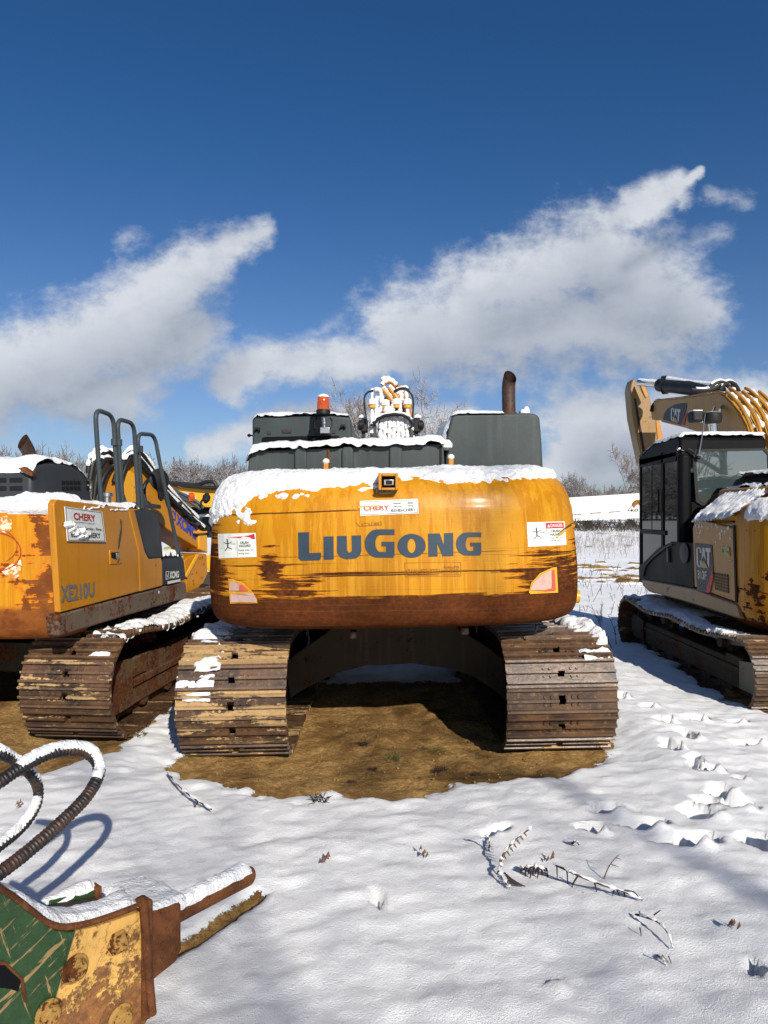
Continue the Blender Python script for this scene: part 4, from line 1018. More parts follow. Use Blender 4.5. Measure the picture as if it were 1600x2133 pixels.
b = MB(); b.tube(crom(W_([(776, 884), (781, 876), (796, 864), (822, 859), (845, 863), (857, 874)], D-.13), 8), .024, 10, rf=lambda t: .022+.005*math.sin(t*40)); b.build('snow_strip', 'snow', hs_[0])

# undercarriage
track(R1, -1.170, -2.38, 2.25, .88, .78, .195, 'shoe_muddy', 1, sag=.035, seed=1, dz=-.045, snow=[(-2.20, 1.6, -.39, -.08, .040, 0), (-2.32, -2.22, -.39, -.08, .026, 0), (-2.43, -2.34, -.39, -.12, .020, 0), (-2.52, -2.46, -.38, -.14, .012, 0)])
track(R1, 1.170, -2.38, 2.25, .88, .78, .195, 'shoe_rust', -1, sag=.035, seed=2, dz=-.045, snow=[(-2.15, 1.6, .02, .39, .045, .45), (-2.23, -2.18, .16, .39, .016, 0), (-2.30, -2.26, .18, .39, .010, 0)])
b = MB()     # arched carbody beam
Db = -1.02
def L1(x, z, y=Db): return Vector((x, y, z))
LOP = [M1i @ at(x, y, 6.36) for x, y in ((1056, 1460), (1030, 1437), (980, 1405), (925, 1390), (860, 1381), (760, 1386), (700, 1401), (640, 1430), (606, 1452))]
up_ = [(-.98, .43), (-.86, .52), (-.62, .68), (-.36, .88), (.36, .88), (.62, .68), (.86, .52), (.98, .43)]
lo_ = [(p.x, p.z) for p in LOP]
b.prism([L1(x, z) for x, z in up_+lo_], (0, .05, 0)); b.prism([L1(x, z, 0.95) for x, z in up_+lo_], (0, .05, 0))
for s in range(len(lo_)-1):
    (xa, za), (xb, zb) = lo_[s], lo_[s+1]; b.add([L1(xa, za+.004, Db+.05), L1(xb, zb+.004, Db+.05), L1(xb, zb+.004, .95), L1(xa, za+.004, .95)], [(0, 1, 2, 3)])
b.lathe((0, 0, .74), [(.6, 0), (.66, .02), (.66, .30), (.5, .32)], k=40)
b.build('carbody', 'frame_arch', R1, world=False, bevel=.008)
b = MB(); b.box(-1.15, 1.15, -1.70, 1.5, 1.02, 1.14); b.box(-.30, .30, -1.8, 1.5, .96, 1.02); b.box(-1.1, -.7, -2.1, -1.7, .99, 1.1); b.box(.7, 1.1, -2.1, -1.7, .99, 1.1); b.build('revolving_frame', 'frame_dark', R1, world=False, bevel=.01)
b = MB(); b.box(-1.2, -.1, -1.70, -.3, 1.15, 2.0); b.box(-.1, 1.2, -1.6, 0.4, 1.15, 2.0); b.build('engine_bay', 'charcoal_plain', R1, world=False, bevel=.01)
for (px, py) in ((735, 1322), (969, 1314)):
    b = MB(); a = at(px-7, py+9, 5.05); c = at(px+8, py-6, 5.05); b.box(a.x, c.x, 5.05, 5.15, a.z, c.z); b.build('bolt_pad', 'skirt_rust', R1, bevel=.01)
pipe([at(1117, 1300, 5.1), at(1118, 1307, 5.1), at(1115, 1317, 5.1)], .010, 'gum', 'drain_hose', R1)
b = MB(); b.cyl(at(1196, 1242, 5.5), at(1206, 1243, 5.5), .05, 16); b.build('side_boss', 'orange_yellow', R1)
# ------------------------------------------------------------ the excavator on the left
YAW2 = math.radians(-6.2)
R2 = thing('excavator', 'yellow excavator on the left with grey grab rails and white dealer sign', 'excavator',
           (-3.41, 6.97, -0.03), (0, math.radians(-0.6), YAW2), 'excavators parked in a row in the snow')
PA, PD = (-2.306, 5.09), (math.sin(-YAW2), math.cos(YAW2))
def sd(px, py, off=0.0):     # pixel on the right flank (off > 0 stands proud, toward +x)
    return onplane(px, py, (PA[0]+off*PD[1], PA[1]-off*PD[0]), PD)
NX2 = Vector((PD[1], -PD[0], 0))
A2 = CW(1.31, -1.30, 0.46, [(.835,.30),(.84,.12),(.87,.055),(.94,.015),(1.05,0),(1.3,0),(1.6,0),(1.78,.004),(1.82,.02),(1.845,.06),(1.85,.14)], n=7, m=4)
A2.build('cw_left', R2)
def m2(U, V, X, Y, Z): return (Z-np.interp(X, [-2, .9, 1.15, 1.3], [1.775, 1.775, 1.765, 1.80]))/0.03
snow_cap(capfn(A2, 1.66, 0.28, 1.45), 200, 40, 0.055, R2, 'snow_cover', seed=13.0, lump=1.5, mask=m2, fr=(60, 60))
def side_panel(name, pts, m, thick=.05, off=0.0, bev=.008, root=R2, label=None):
    b = MB(); b.prism([sd(x, y, off) for x, y in pts], tuple(-NX2*thick)); o = b.build(name, m, root, bevel=bev)
    if label: o['label'] = label
    return o
body2 = MB(); body2.box(-1.28, 1.27, -1.30, -.15, .90, 1.80); body2 = body2.build('body', 'yellow', R2, world=False, bevel=.02)
door2 = side_panel('side_door', [(112, 1050), (118, 1040), (266, 1058), (288, 1150), (291, 1232), (126, 1276)], 'yellow', .05, .012)
side_panel('side_panel', [(268, 1059), (288, 1060), (312, 1068), (325, 1120), (338, 1170), (339, 1220), (293, 1232), (290, 1150)], 'yellow', .05, .016)
side_panel('corner_cover', [(281, 1062), (305, 1058), (326, 1066), (335, 1100), (341, 1162), (311, 1165), (303, 1150)], 'charcoal', .06, .024, .015)
side_panel('skirt', [(120, 1283), (126, 1278), (340, 1222), (388, 1212), (391, 1238), (384, 1247), (124, 1326)], 'skirt_rust', .10, .006, .02)
# door handle, rub marks
hl = side_panel('door_latch', [(229, 1146), (252, 1145), (254, 1174), (230, 1176)], 'yellow', .02, .020, .004, door2)
side_panel('latch_recess', [(232, 1151), (248, 1150), (249, 1166), (246, 1172), (243, 1165), (233, 1162)], 'black', .004, .024, 0, hl)
side_panel('latch_lever', [(243, 1152), (249, 1152), (249, 1160), (246, 1171), (243, 1160)], 'bare_metal', .01, .03, .002, hl)
side_panel('rub_mark', [(251, 1081), (254, 1085), (254, 1110), (249, 1140), (246, 1146), (248, 1122), (252, 1100)], 'letter_dark', .003, .0155, 0, door2)
# step box
st = side_panel('step_box', [(337, 1160), (378, 1157), (384, 1166), (388, 1200), (385, 1209), (340, 1220)], 'charcoal', .55, .0, .02)
def snow_poly_side(px0, px1, ytop, w, T, seed, par=R2, off=.02, lump=1.0, fr=(10, 5)):
    R2i = WM(R2).inverted()
    def fn(u, v):
        px = px0+(px1-px0)*u; p = sd(px, ytop(px), off)-NX2*(w*(1-v)); return R2i @ p, Vector((0, 0, 1))
    L = (sd(px1, ytop(px1))-sd(px0, ytop(px0))).length
    return snow_cap(fn, max(8, int(L/.016)), max(8, int(w/.02)), T, par, 'snow_cover', seed=seed, lump=lump, fr=fr)
snow_poly_side(336, 383, lambda p: 1158, .5, .07, 21., par=st)
snow_poly_side(172, 300, lambda p: float(np.interp(p, [172, 200, 300], [1061, 1058, 1063])), .30, .055, 22.)
# lettering
def SD(off): return lambda px, py: sd(px, py, off)
S2, S2b = SD(.018), SD(.021)
mark(R2, 'model_lettering', 'letter_steel', lambda b: put_text(b, 'XE210U', [(126, 1220), (197, 1212), (198, 1242), (128, 1256)], S2, .03))
QS = [(135, 1055), (213, 1066), (221, 1129), (141, 1127)]
sg = MB(); sg.prism([sd(x, y, .026) for x, y in QS], tuple(-NX2*.006)); sg = sg.build('dealer_sign', 'faded_sign', R2, smooth=0)
SG, SGb = SD(.029), SD(.031)
def sgt(root, name, m, f): b = MB(); f(b); return b.build(name, m, root, smooth=0)
sgt(sg, 'sign_print', 'letter_red', lambda b: put_text(b, 'CHERY', bx(QS, .22, .64, .80, .86), SG, .035))
def sgp(b):
    put_text(b, 'EQUIPMENT GROUP', bx(QS, .22, .54, .76, .595), SG, .0); put_text(b, 'Rental - Sales - Service - Parts', bx(QS, .04, .36, .92, .455), SG, .02)
    put_text(b, '833-83-CHERY', bx(QS, .10, .12, .88, .28), SG, .03)
    put_stroke(b, [quad(QS, .025, .97), quad(QS, .975, .97), quad(QS, .975, .03), quad(QS, .025, .03), quad(QS, .025, .97)], .9, SG)
sgt(sg, 'sign_print', 'letter_dark', sgp)
R2i = WM(R2).inverted()
def blobs(pts, par, root, P, Nv, nm='snow_clump', seed=0):
    """a clinging clump: heightfield over the outline of discs given in pixels"""
    x0 = min(p[0]-p[2] for p in pts)-2; x1 = max(p[0]+p[2] for p in pts)+2; y0 = min(p[1]-p[2] for p in pts)-2; y1 = max(p[1]+p[2] for p in pts)+2
    nx, ny = int((x1-x0)/.8), int((y1-y0)/.8); X, Y = np.meshgrid(np.linspace(x0, x1, nx), np.linspace(y0, y1, ny), indexing='ij')
    f = np.full(X.shape, -9.0)
    for (a, c, r, t) in pts: f = np.maximum(f, (1-np.hypot(X-a, (Y-c)*1.1)/r))
    nz = fbm(X*.35+seed, Y*.35, 0, 4); f = f+nz*.5
    h = np.where(f > 0, np.sqrt(np.clip(f, 0, 1)), f)*.030+nz*.008-.002
    inv = WM(root).inverted(); V = [[inv @ (P(float(X[i, j]), float(Y[i, j]))+Nv*float(h[i, j])) for j in range(ny)] for i in range(nx)]
    b = MB(); b.v = [p for r in V for p in r]; b.f = [(i*ny+j, (i+1)*ny+j, (i+1)*ny+j+1, i*ny+j+1) for i in range(nx-1) for j in range(ny-1) if max(f[i, j], f[i+1, j+1], f[i+1, j], f[i, j+1]) > -.1]
    return b.build(nm, 'snow', par, world=False, smooth=180)
blobs([(144, 1093, 8, 1), (152, 1101, 9, 1), (160, 1108, 9, 1), (170, 1108, 9, 1), (178, 1114, 8, 1), (168, 1117, 7, 1), (150, 1095, 8, 1)], sg, R2, SD(.030), NX2, seed=3)
S2c = A2.px(R2, .004)
mark(R2, 'scribble', 'letter_red', lambda b: [put_stroke(b, arc(-8, 1150, 52, 40, 80, -80, 16), 2.2, S2c), put_stroke(b, arc(-10, 1138, 46, 36, 70, -60, 14), 1.4, S2c), put_stroke(b, [(0, 1186), (22, 1182), (45, 1172)], 1.6, S2c)])
for pl_ in ([(4, 1190), (18, 1180), (34, 1168), (44, 1166), (46, 1178), (40, 1200), (30, 1206), (14, 1200)], [(0, 1078), (14, 1074), (26, 1084), (24, 1104), (14, 1112), (0, 1106)]): mark(R2, 'painted_glare', 'painted_glare', lambda b: put_poly(b, pl_, S2c))  # glare on the counterweight, painted on as two pale patches
mark(R2, 'maker_lettering', 'letter_white', lambda b: (put_text(b, 'XCMG', [(353, 1190), (373, 1189), (373, 1203), (353, 1206)], SD(.012), .05),
     put_stroke(b, [(346, 1191), (351, 1190), (350, 1206), (346, 1207), (346, 1191)], 1.2, SD(.012)), put_stroke(b, [(346, 1198), (348.5, 1201), (351, 1197)], 1.0, SD(.012))))
mark(R2, 'caution_decal', 'faded_sign', lambda b: put_poly(b, [(349, 1211), (376, 1206), (376, 1211), (349, 1217)], SD(.012)))
mark(R2, 'paint_mark', 'letter_white', lambda b: put_poly(b, [(329, 1231), (333, 1231), (332, 1236), (330, 1237)], SD(.012)))
# black hood with slatted vents
def hood_plane(px, py): return sd(px, py, -.27)
b = MB(); hp = [(66, 1052), (66, 988), (74, 971), (100, 965), (128, 965), (152, 970), (170, 982), (183, 1000), (190, 1024), (194, 1058)]
b.prism([hood_plane(x, y) for x, y in hp], tuple(-NX2*2.0)); hood2 = b.build('engine_hood', 'charcoal_plain', R2, bevel=.03, seg=4)
for c0, xs in ((0, (130, 138, 146, 154, 162)), (1, (181,))):
    for x in xs:
        for y in (1001, 1013):
            q = [(x, y), (x+6, y+.8), (x+6, y+9), (x, y+8)]; b = MB(); b.prism([sd(px, py, -.265) for px, py in q], tuple(-NX2*.004)); b.build('vent_slot', 'black', hood2)
for x in (20, 34, 4):
    pass
M2 = WM(R2)
RY = -1.70
for i in range(5):
    for j in range(2):
        b = MB(); x0 = 0.38+i*.125; z0 = 1.935+j*.06; b.box(x0, x0+.10, RY+.005, RY+.03, z0, z0+.036); b.build('vent_slot', 'black', hood2, world=True) if False else b.build('vent_slot', 'black', R2, world=False)
for px in (122, 140, 158, 176): b = MB(); b.cyl(sd(px, 1041+(px-122)*.1, -.25), sd(px, 1041+(px-122)*.1, -.27), .012, 8); b.build('bolt', 'bare_metal', hood2)
def hs2(u, v):
    k = float(v); xs = np.linspace(0, 1, 5)
    path = [(0.0, -1.69, 2.07), (0, -1.62, 2.145), (0, -1.3, 2.165), (0, -1.15, 2.155), (0, -1.0, 2.115), (0, -.9, 2.06), (0, -.86, 1.98)]
    f = k*(len(path)-1); i = min(int(f), len(path)-2); t = f-i; a, c = Vector(path[i]), Vector(path[i+1]); p = a.lerp(c, t); p.x = -1.1+2.15*u
    return p, Vector((0, -(c-a).normalized().z, (c-a).normalized().y))
snow_cap(hs2, 120, 50, .05, R2, 'snow_cover', seed=31., fr=(30, 9), lump=1.0, rag=.5)
# exhaust: short pipe with wide oblique mouth
b = MB(); D = 5.40; pp = crom([at(66, 985, D), at(64, 960, D), at(60, 942, D-.02), at(50, 924, D-.08), at(38, 906, D-.14)], 6)
b.tube(pp, .045, 20, cap=False, rf=lambda t: .044+.010*t); b.tube(pp, .04, 20, cap=False, rf=lambda t: .039+.010*t)
ex2 = b.build('exhaust_pipe', 'exhaust_rust', R2); slice_top(ex2, at(47, 922, D-.1), (-.55, -.75, .35))
b = MB(); b.lathe(at(66, 968, D), [(.06, -.15), (.06, .0), (.045, .03)], k=20); b.build('pipe_collar', 'bare_metal', ex2)
D = 5.19
b = MB(); b.prism([at(38, 975, D-.05), at(50, 972, D-.05), at(68, 985, D-.05), at(66, 992, D-.05), at(50, 985, D-.05)], (0, .05, 0)); b.build('torn_edge', 'rusty_steel', hood2)
# grab rails
def rail(pts, r=.019, name='grab_rail', foot=True):
    b = MB(); b.tube(rounded(pts, .10), r, 12); o = b.build(name, 'rail_paint', R2)
    return o
r1 = rail([sd(211, 1052, -.10), sd(198, 852, -.10), sd(236, 866, -.10), sd(247, 1055, -.10)])
r2 = rail([sd(256, 1055, -.10), sd(244, 872, -.10), sd(279, 882, -.10), sd(289, 1062, -.10)])
r3 = rail([sd(297, 1062, -.10), sd(286, 903, -.10), sd(322, 906, -.10), sd(332, 960, -.06), sd(372, 1152, .02)])
for (x, y, par) in ((238, 921, r1), (248, 922, r2), (284, 935, r2), (292, 935, r3)):
    b = MB(); c = sd(x, y, -.10); b.cyl(c-Vector((0, 0, .028)), c+Vector((0, 0, .028)), .027, 12); b.build('rail_clamp', 'rail_paint', par)
for x, par in ((209, r1), (255, r2), (297, r3)):
    b = MB(); b.prism([sd(x-4, 1030, -.10), sd(x+5, 1030, -.10), sd(x+13, 1053, -.10), sd(x-9, 1050, -.10)], tuple(-NX2*.012)); b.build('rail_foot', 'rail_paint', par, bevel=.003)
b = MB(); c = sd(223, 1048, -.12); b.lathe(c, [(.035, 0), (.035, .05), (.05, .055), (.05, .085), (.03, .09)], k=16); b.build('filler_cap', 'bare_metal', R2)
# body block and lamp between the rails and the boom
b = MB(); b.prism([sd(x, y, -.3) for x, y in ((196, 1052), (300, 1056), (336, 1060), (336, 1052), (298, 1046))], tuple(-NX2*.5)); b.build('deck', 'charcoal', R2, bevel=.01)
# boom: swung out to the right, descending away from the machine
BA, BDv = (-2.75, 7.9), (math.sin(math.radians(21)), math.cos(math.radians(21)))
def bp(px, py, off=0.0): return onplane(px, py, (BA[0]+off*BDv[1], BA[1]-off*BDv[0]), BDv)
NB = Vector((BDv[1], -BDv[0], 0))
def bprism(name, pts, m, thick=.34, off=0., par=R2, bev=.012):
    b = MB(); b.prism([bp(x, y, off) for x, y in pts], tuple(-NB*thick)); return b.build(name, m, par, bevel=bev)
boom2 = bprism('boom', [(252, 1066), (250, 1000), (256, 972), (268, 958), (284, 958), (306, 975), (330, 1000), (362, 1036), (400, 1082), (428, 1116), (431, 1138), (430, 1152), (418, 1146), (372, 1118), (331, 1090), (300, 1064)], 'yellow', .40)
bprism('boom_plate', [(243, 1066), (247, 1010), (256, 985), (272, 980), (286, 990), (290, 1040), (286, 1066)], 'orange_yellow', .03, .03, boom2)
bprism('boom_end', [(413, 1104), (424, 1106), (432, 1114), (433, 1152), (415, 1144)], 'orange_yellow', .44, .02, boom2)
bprism('grease_bracket', [(406, 1107), (432, 1106), (432, 1110), (407, 1112)], 'orange_yellow', .03, .06, boom2, .004)
mark(R2, 'maker_lettering', 'letter_blue', lambda b: (put_text(b, 'XCMG', [(368, 1069), (410, 1099), (409, 1126), (367, 1092)], lambda x, y: bp(x, y, .006), .05),
    put_stroke(b, [(355, 1052), (366, 1060), (365, 1084), (355, 1076), (355, 1052)], 2.4, lambda x, y: bp(x, y, .006)), put_stroke(b, [(356, 1068), (361, 1064), (365, 1073)], 2.0, lambda x, y: bp(x, y, .006))))
stick2 = bprism('stick', [(384, 1168), (392, 1160), (416, 1152), (431, 1154), (433, 1195), (424, 1214), (404, 1238), (394, 1243), (389, 1238), (388, 1204)], 'yellow', .32, .02)
bprism('stick_rib', [(386, 1200), (410, 1155), (416, 1155), (390, 1204)], 'orange_yellow', .02, .05, stick2, .004)
mark(R2, 'stick_marks', 'letter_brown', lambda b: [put_poly(b, [(x, y), (x+2.5, y+1), (x+2, y+5), (x-.5, y+6)], lambda a, c: bp(a, c, .026)) for x, y in ((402, 1207), (403, 1214), (420, 1200), (424, 1172), (416, 1160), (421, 1158), (409, 1190))])
for (dx_, r) in ((0, .045), (7, .045)):
    b = MB(); b.tube([bp(387+dx_, 1268, .05), bp(405+dx_, 1246, .05), bp(424+dx_, 1222, .05)], r, 14); b.build('bucket_cylinder', 'rubber', stick2)
b = MB(); b.lathe(bp(387, 1256, .08), [(.05, -.05), (.09, -.03), (.09, .03), (.05, .05)], ax=tuple(NB), k=16); b.build('linkage_pin', 'bare_metal', stick2)
bprism('linkage', [(360, 1250), (372, 1246), (382, 1262), (386, 1278), (362, 1276)], 'rust_dark', .2, .02, stick2)
# hoses arching over the boom foot, snow along their backs
def H2(pts, r, off, nm='hydraulic_hose', sn=True, par=boom2, m='rubber'):
    P = crom([bp(x, y, off) for x, y in pts], 7); b = MB(); b.tube(P, r, 10); o = b.build(nm, m, par)
    if sn:
        b = MB(); ph = pts[0][0]; b.tube([p+Vector((0, 0, r*.75)) for p in P], r, 8, rf=lambda t: r*(.95+.25*math.sin(t*31+ph)) if .12 < t < .9 else r*.3); b.build('snow_strip', 'snow', o)
    return o
H2([(188, 1000), (196, 962), (212, 945), (228, 942), (244, 954), (254, 985)], .030, -.25); H2([(184, 985), (188, 958), (204, 940), (222, 937)], .030, -.45)
H2([(196, 1040), (204, 985), (222, 958), (240, 962)], .026, -.15, sn=False); H2([(204, 1048), (214, 1000), (230, 975), (246, 976)], .026, -.1, sn=False)
H2([(238, 1005), (252, 965), (268, 942), (286, 940), (306, 960), (326, 990), (350, 1020), (380, 1052), (410, 1082), (432, 1106)], .032, -.05)
H2([(244, 1000), (260, 960), (276, 949), (296, 962), (320, 994), (350, 1030), (384, 1064), (420, 1098), (434, 1112)], .028, .02)
H2([(250, 1010), (264, 968), (280, 955), (300, 975), (330, 1012), (362, 1046), (400, 1084)], .022, .06, sn=False)
H2([(352, 1022), (385, 1060), (412, 1084), (434, 1102)], .028, -.12, sn=False); H2([(205, 960), (225, 956), (238, 975), (243, 1010)], .026, -.2)
for (x, y) in ((373, 1048), (397, 1073), (412, 1090)):
    bprism('hose_clamp', [(x-5, y+2), (x+4, y-4), (x+8, y+1), (x-1, y+7)], 'charcoal_plain', .2, .07, boom2, .004)
b = MB(); b.lathe(bp(330, 1000, .5), [(.02, -.02), (.10, -.01), (.12, .02), (.06, .05)], ax=(.75, -.6, .1), k=20); mr = b.build('mirror', 'gum', R2)
b = MB(); b.prism([bp(x, y, .5) for x, y in ((327, 985), (334, 984), (341, 998), (341, 1018), (337, 1040), (333, 1045), (328, 1038), (325, 1010))], tuple(NB*.03)); b.build('mirror_head', 'gum', mr, bevel=.012)
b = MB(); b.tube(crom([bp(337, 988, .5), bp(345, 1010, .5), bp(346, 1040, .5), bp(350, 1055, .5)], 6), .016, 10); b.build('mirror_arm', 'rail_paint', mr)
b = MB(); b.tube(crom([bp(306, 1058, .3), bp(300, 1030, .3), bp(302, 1010, .3), bp(312, 998, .3), bp(322, 996, .4)], 6), .022, 10); b.build('hydraulic_hose', 'rubber', boom2)
# tracks
track(R2, 1.215, -1.60, 2.55, .84, .72, .175, 'shoe_mid', -1, sag=.05, seed=11, tilt=.02, frame_m='frame_mud', guard_m='frame_mud', snow=[(-1.33, 2.3, -.02, .36, .05, .25), (-1.52, -1.47, .12, .30, .006, 0)])
track(R2, -1.215, -1.60, 2.55, .84, .72, .175, 'shoe_rust', 1, sag=.05, seed=12)
b = MB(); b.box(-1.1, 1.1, -.6, 1.4, .36, .62); b.lathe((0, .4, .6), [(.6, 0), (.62, .27)], k=32); b.box(-1.0, 1.0, -1.4, 1.2, .80, .90); b.build('carbody', 'frame_dark', R2, world=False, bevel=.01)
# ------------------------------------------------------------ third yellow excavator further off, only its boom and a bit of hood show
R4 = thing('excavator', 'far yellow excavator mostly hidden between the left and middle ones, boom level', 'excavator', (-4.2, 14.2, 0), (0, 0, 0), 'excavators parked in a row in the snow')
D = 13.0
def far_pr(name, pts, m, d=D, t=.4, par=None, bev=.02): b = MB(); b.prism([at(x, y, d) for x, y in pts], (0, t, 0)); return b.build(name, m, par or R4, bevel=bev)
bf = far_pr('boom', [(338, 1014), (352, 1008), (372, 1015), (470, 1016), (520, 1022), (520, 1058), (400, 1056), (380, 1044), (352, 1020)], 'yellow_far')
for pts in ([(330, 1003), (360, 1008), (390, 1012), (430, 1016), (470, 1016)], [(350, 1006), (385, 1008), (410, 1010), (430, 1004), (445, 1004), (452, 1014)]):
    b = MB(); b.tube(crom([at(x, y, D-.1) for x, y in pts], 6), .035, 8); b.build('hydraulic_hose', 'rubber', bf)
far_pr('hood', [(388, 1062), (400, 1056), (520, 1056), (520, 1120), (392, 1120)], 'charcoal', D+.2, 1.2)
for y in (1060, 1066, 1072): far_pr('hood_slat', [(398, y), (450, y), (450, y+3), (398, y+3)], 'black_paint', D+.16, .03)
far_pr('snow_cover', [(410, 1074), (416, 1071), (450, 1071), (450, 1076), (410, 1077)], 'snow', D-.3, .5)
b = MB(); b.tube(crom([at(x, y, D-.6) for x, y in [(356, 1021), (372, 1026), (392, 1035), (412, 1047), (424, 1058)]], 6), .03, 8); b.tube(crom([at(x, y, D-.6) for x, y in [(350, 1028), (372, 1036), (396, 1046), (418, 1060)]], 6), .03, 8); b.build('handrail', 'charcoal_plain', R4)
far_pr('cab_roof', [(360, 1030), (378, 1024), (396, 1033), (398, 1042), (372, 1040)], 'white_box', D-.5, .4)
b = MB(); b.lathe(at(399, 1037, D-.6), [(.05, -.06), (.06, .0), (.05, .07), (.02, .09)], k=14); b.build('beacon', 'amber', R4)
b = MB(); b.tube(crom([at(x, y, D-.7) for x, y in [(420, 1058), (419, 1046), (424, 1041), (434, 1042)]], 6), .02, 8); b.build('mirror_arm', 'gum', R4)
b = MB(); b.lathe(at(430, 1037, D-.7), [(.02, -.10), (.07, -.04), (.07, .03), (.02, .09)], ax=(.2, 0, 1), k=12); b.build('mirror', 'gum', R4)
far_pr('body', [(340, 1140), (340, 1150), (366, 1150), (366, 1140)], 'olive', 12.2, 1.0)
far_pr('stick', [(416, 1160), (436, 1156), (520, 1160), (520, 1190), (440, 1200)], 'yellow_far', D+.4, .3)
far_pr('crawler_track', [(380, 1215), (396, 1196), (520, 1196), (530, 1215), (530, 1240), (515, 1258), (392, 1258), (380, 1245)], 'frame_dark', D-.4, .5)
# ------------------------------------------------------------ the excavator on the right
R3 = thing('excavator', 'smaller excavator on the right with a black cab, raised boom and snow-dusted shaded flank', 'excavator',
           (4.75, 8.3, -0.12), (0, 0, 0), 'excavators parked in a row in the snow')
XS = 3.5
def sx(px, py, off=0.0): return atx(px, py, XS-off)
SX = lambda off: (lambda px, py: sx(px, py, off))
A3 = CW(1.25, -1.22, 0.80, [(.74,.40),(.745,.16),(.77,.07),(.83,.02),(.95,0),(1.2,0),(1.6,.0),(1.78,.004),(1.86,.02),(1.93,.07),(1.97,.16),(1.98,.3)], n=4.2, m=3.2)
A3.build('cw_right', R3)
def m3(U, V, X, Y, Z): return (Z-1.80)/0.05
snow_cap(capfn(A3, 1.70, 0.35, 1.5), 190, 44, .035, R3, 'snow_cover', seed=43.0, lump=1.6, mask=m3, fr=(60, 60))
def sp3(name, pts, m, t=.05, off=0., bev=.008, par=R3, label=None):
    b = MB(); b.prism([sx(x, y, off) for x, y in pts], (t, 0, 0)); o = b.build(name, m, par, bevel=bev)
    if label: o['label'] = label
    return o
b = MB(); b.box(-1.22, 1.22, -1.25, -.30, .85, 1.78); b.box(-.1, 1.22, -.3, 1.4, .85, 1.5); b.build('body', 'cat_yellow', R3, world=False, bevel=.02)
pan = sp3('side_door', [(1447, 1222), (1443, 1100), (1449, 1080), (1527, 1100), (1532, 1253)], 'cat_yellow', .06, .01)
sp3('door_gap', [(1526, 1094), (1529.5, 1094), (1535, 1256), (1531.5, 1255)], 'black', .02, .014, 0)
sp3('skirt', [(1335, 1206), (1447, 1226), (1536, 1258), (1545, 1290), (1530, 1287), (1440, 1258), (1350, 1232), (1338, 1220)], 'tan_skirt', .35, .014, .02)
# sloping snowy shoulder above the door
def sh(u, v):
    a0, a1 = Vector((3.50, 8.02, 1.66)), Vector((3.50, 7.10, 1.72)); c0, c1 = Vector((3.86, 8.02, 1.98)), Vector((3.86, 7.05, 2.0))
    p = a0.lerp(a1, u).lerp(c0.lerp(c1, u), v); return p, Vector((-.6, -.1, .8)).normalized()
b = MB(); P0 = [sh(u, v)[0] for u, v in ((0, 0), (1, 0), (1, 1), (0, 1))]; b.add(P0+[p+Vector((.05, 0, -.05)) for p in P0], [(0, 1, 2, 3), (4, 7, 6, 5), (0, 4, 5, 1), (1, 5, 6, 2), (2, 6, 7, 3), (3, 7, 4, 0)])
b.build('shoulder_panel', 'cat_yellow', R3, bevel=.01)
R3i = WM(R3).inverted()
def shs(u, v):
    p, n = sh(u*1.05-.02, v*1.1-.05); p = p+n*(.008*math.cos(u*2*math.pi*13)); return R3i @ p, n
snow_cap(shs, 110, 50, .035, R3, 'snow_cover', seed=51., fr=(20, 6), lump=1.0)
b = MB(); b.box(3.80, 5.9, 6.65, 8.1, 1.7, 2.02); b.build('hood', 'cat_yellow', R3, bevel=.05, seg=3)
b = MB(); b.prism([Vector((x, 7.35, z)) for x, z in ((3.95, 2.0), (4.02, 2.12), (4.10, 2.17), (5.6, 2.17), (5.7, 2.0))], (0, .8, 0)); hb = b.build('hood_bulge', 'black_paint', R3, bevel=.03, seg=3)
flat_snow(3.92-4.75, 5.8-4.75, 6.62-8.3, 8.15-8.3, 2.02+.12, .05, R3, seed=55., fr=(30, 9)); flat_snow(4.02-4.75, 5.7-4.75, 7.33-8.3, 8.15-8.3, 2.17+.12, .045, R3, seed=56., fr=(30, 12))
# small clots of snow stuck on the flank
rn3 = random.Random(9)
for k in range(34):
    x = rn3.choice((rn3.uniform(1449, 1466), rn3.uniform(1490, 1524), rn3.uniform(1449, 1524))); y = rn3.uniform(1094, 1120) if rn3.random() < .6 else rn3.uniform(1115, 1175)
    if y > 1126 and x < 1490: continue
    b = MB(); c = sx(x, y, .012); l = rn3.uniform(.006, .03); b.lathe(c, [(.001, -l), (rn3.uniform(.005, .012), -l*.4), (rn3.uniform(.006, .014), l*.3), (.002, l)], ax=(rn3.uniform(-.1, .1), rn3.uniform(-.6, .6), 1), k=7); b.build('snow_clump', 'snow', pan)
# badge panel
bd = sp3('badge_panel', [(1447, 1131), (1483, 1135), (1486, 1190), (1470, 1234), (1452, 1230)], 'navy', .006, .016, 0)
def letC3(b, q, fn):
    P = lambda u, v: quad(q, u, v)
    # C
    put_stroke(b, [P(.30, .72), P(.30, .90), P(.24, .96), P(.12, .96), P(.06, .88), P(.06, .12), P(.12, .04), P(.24, .04), P(.30, .12), P(.30, .34)], cw_, fn)
    put_poly(b, [P(.44, 1), P(.56, 1), P(.66, .36), P(.50, .60), P(.36, .36)], fn)
    put_poly(b, [P(.62, 1), P(.98, 1), P(.98, .80), P(.90, .80), P(.92, .0), P(.76, .22), P(.76, .80), P(.62, .80)], fn)
cw_ = 3.4
QC = [(1450, 1139), (1481, 1142), (1480, 1184), (1452, 1181)]
mark(R3, 'maker_lettering', 'letter_white', lambda b: letC3(b, QC, SX(.020)))
mark(R3, 'maker_triangle', 'tan_letter', lambda b: put_poly(b, [(1466, 1168), (1475.5, 1184), (1458, 1181.5)], SX(.021)))
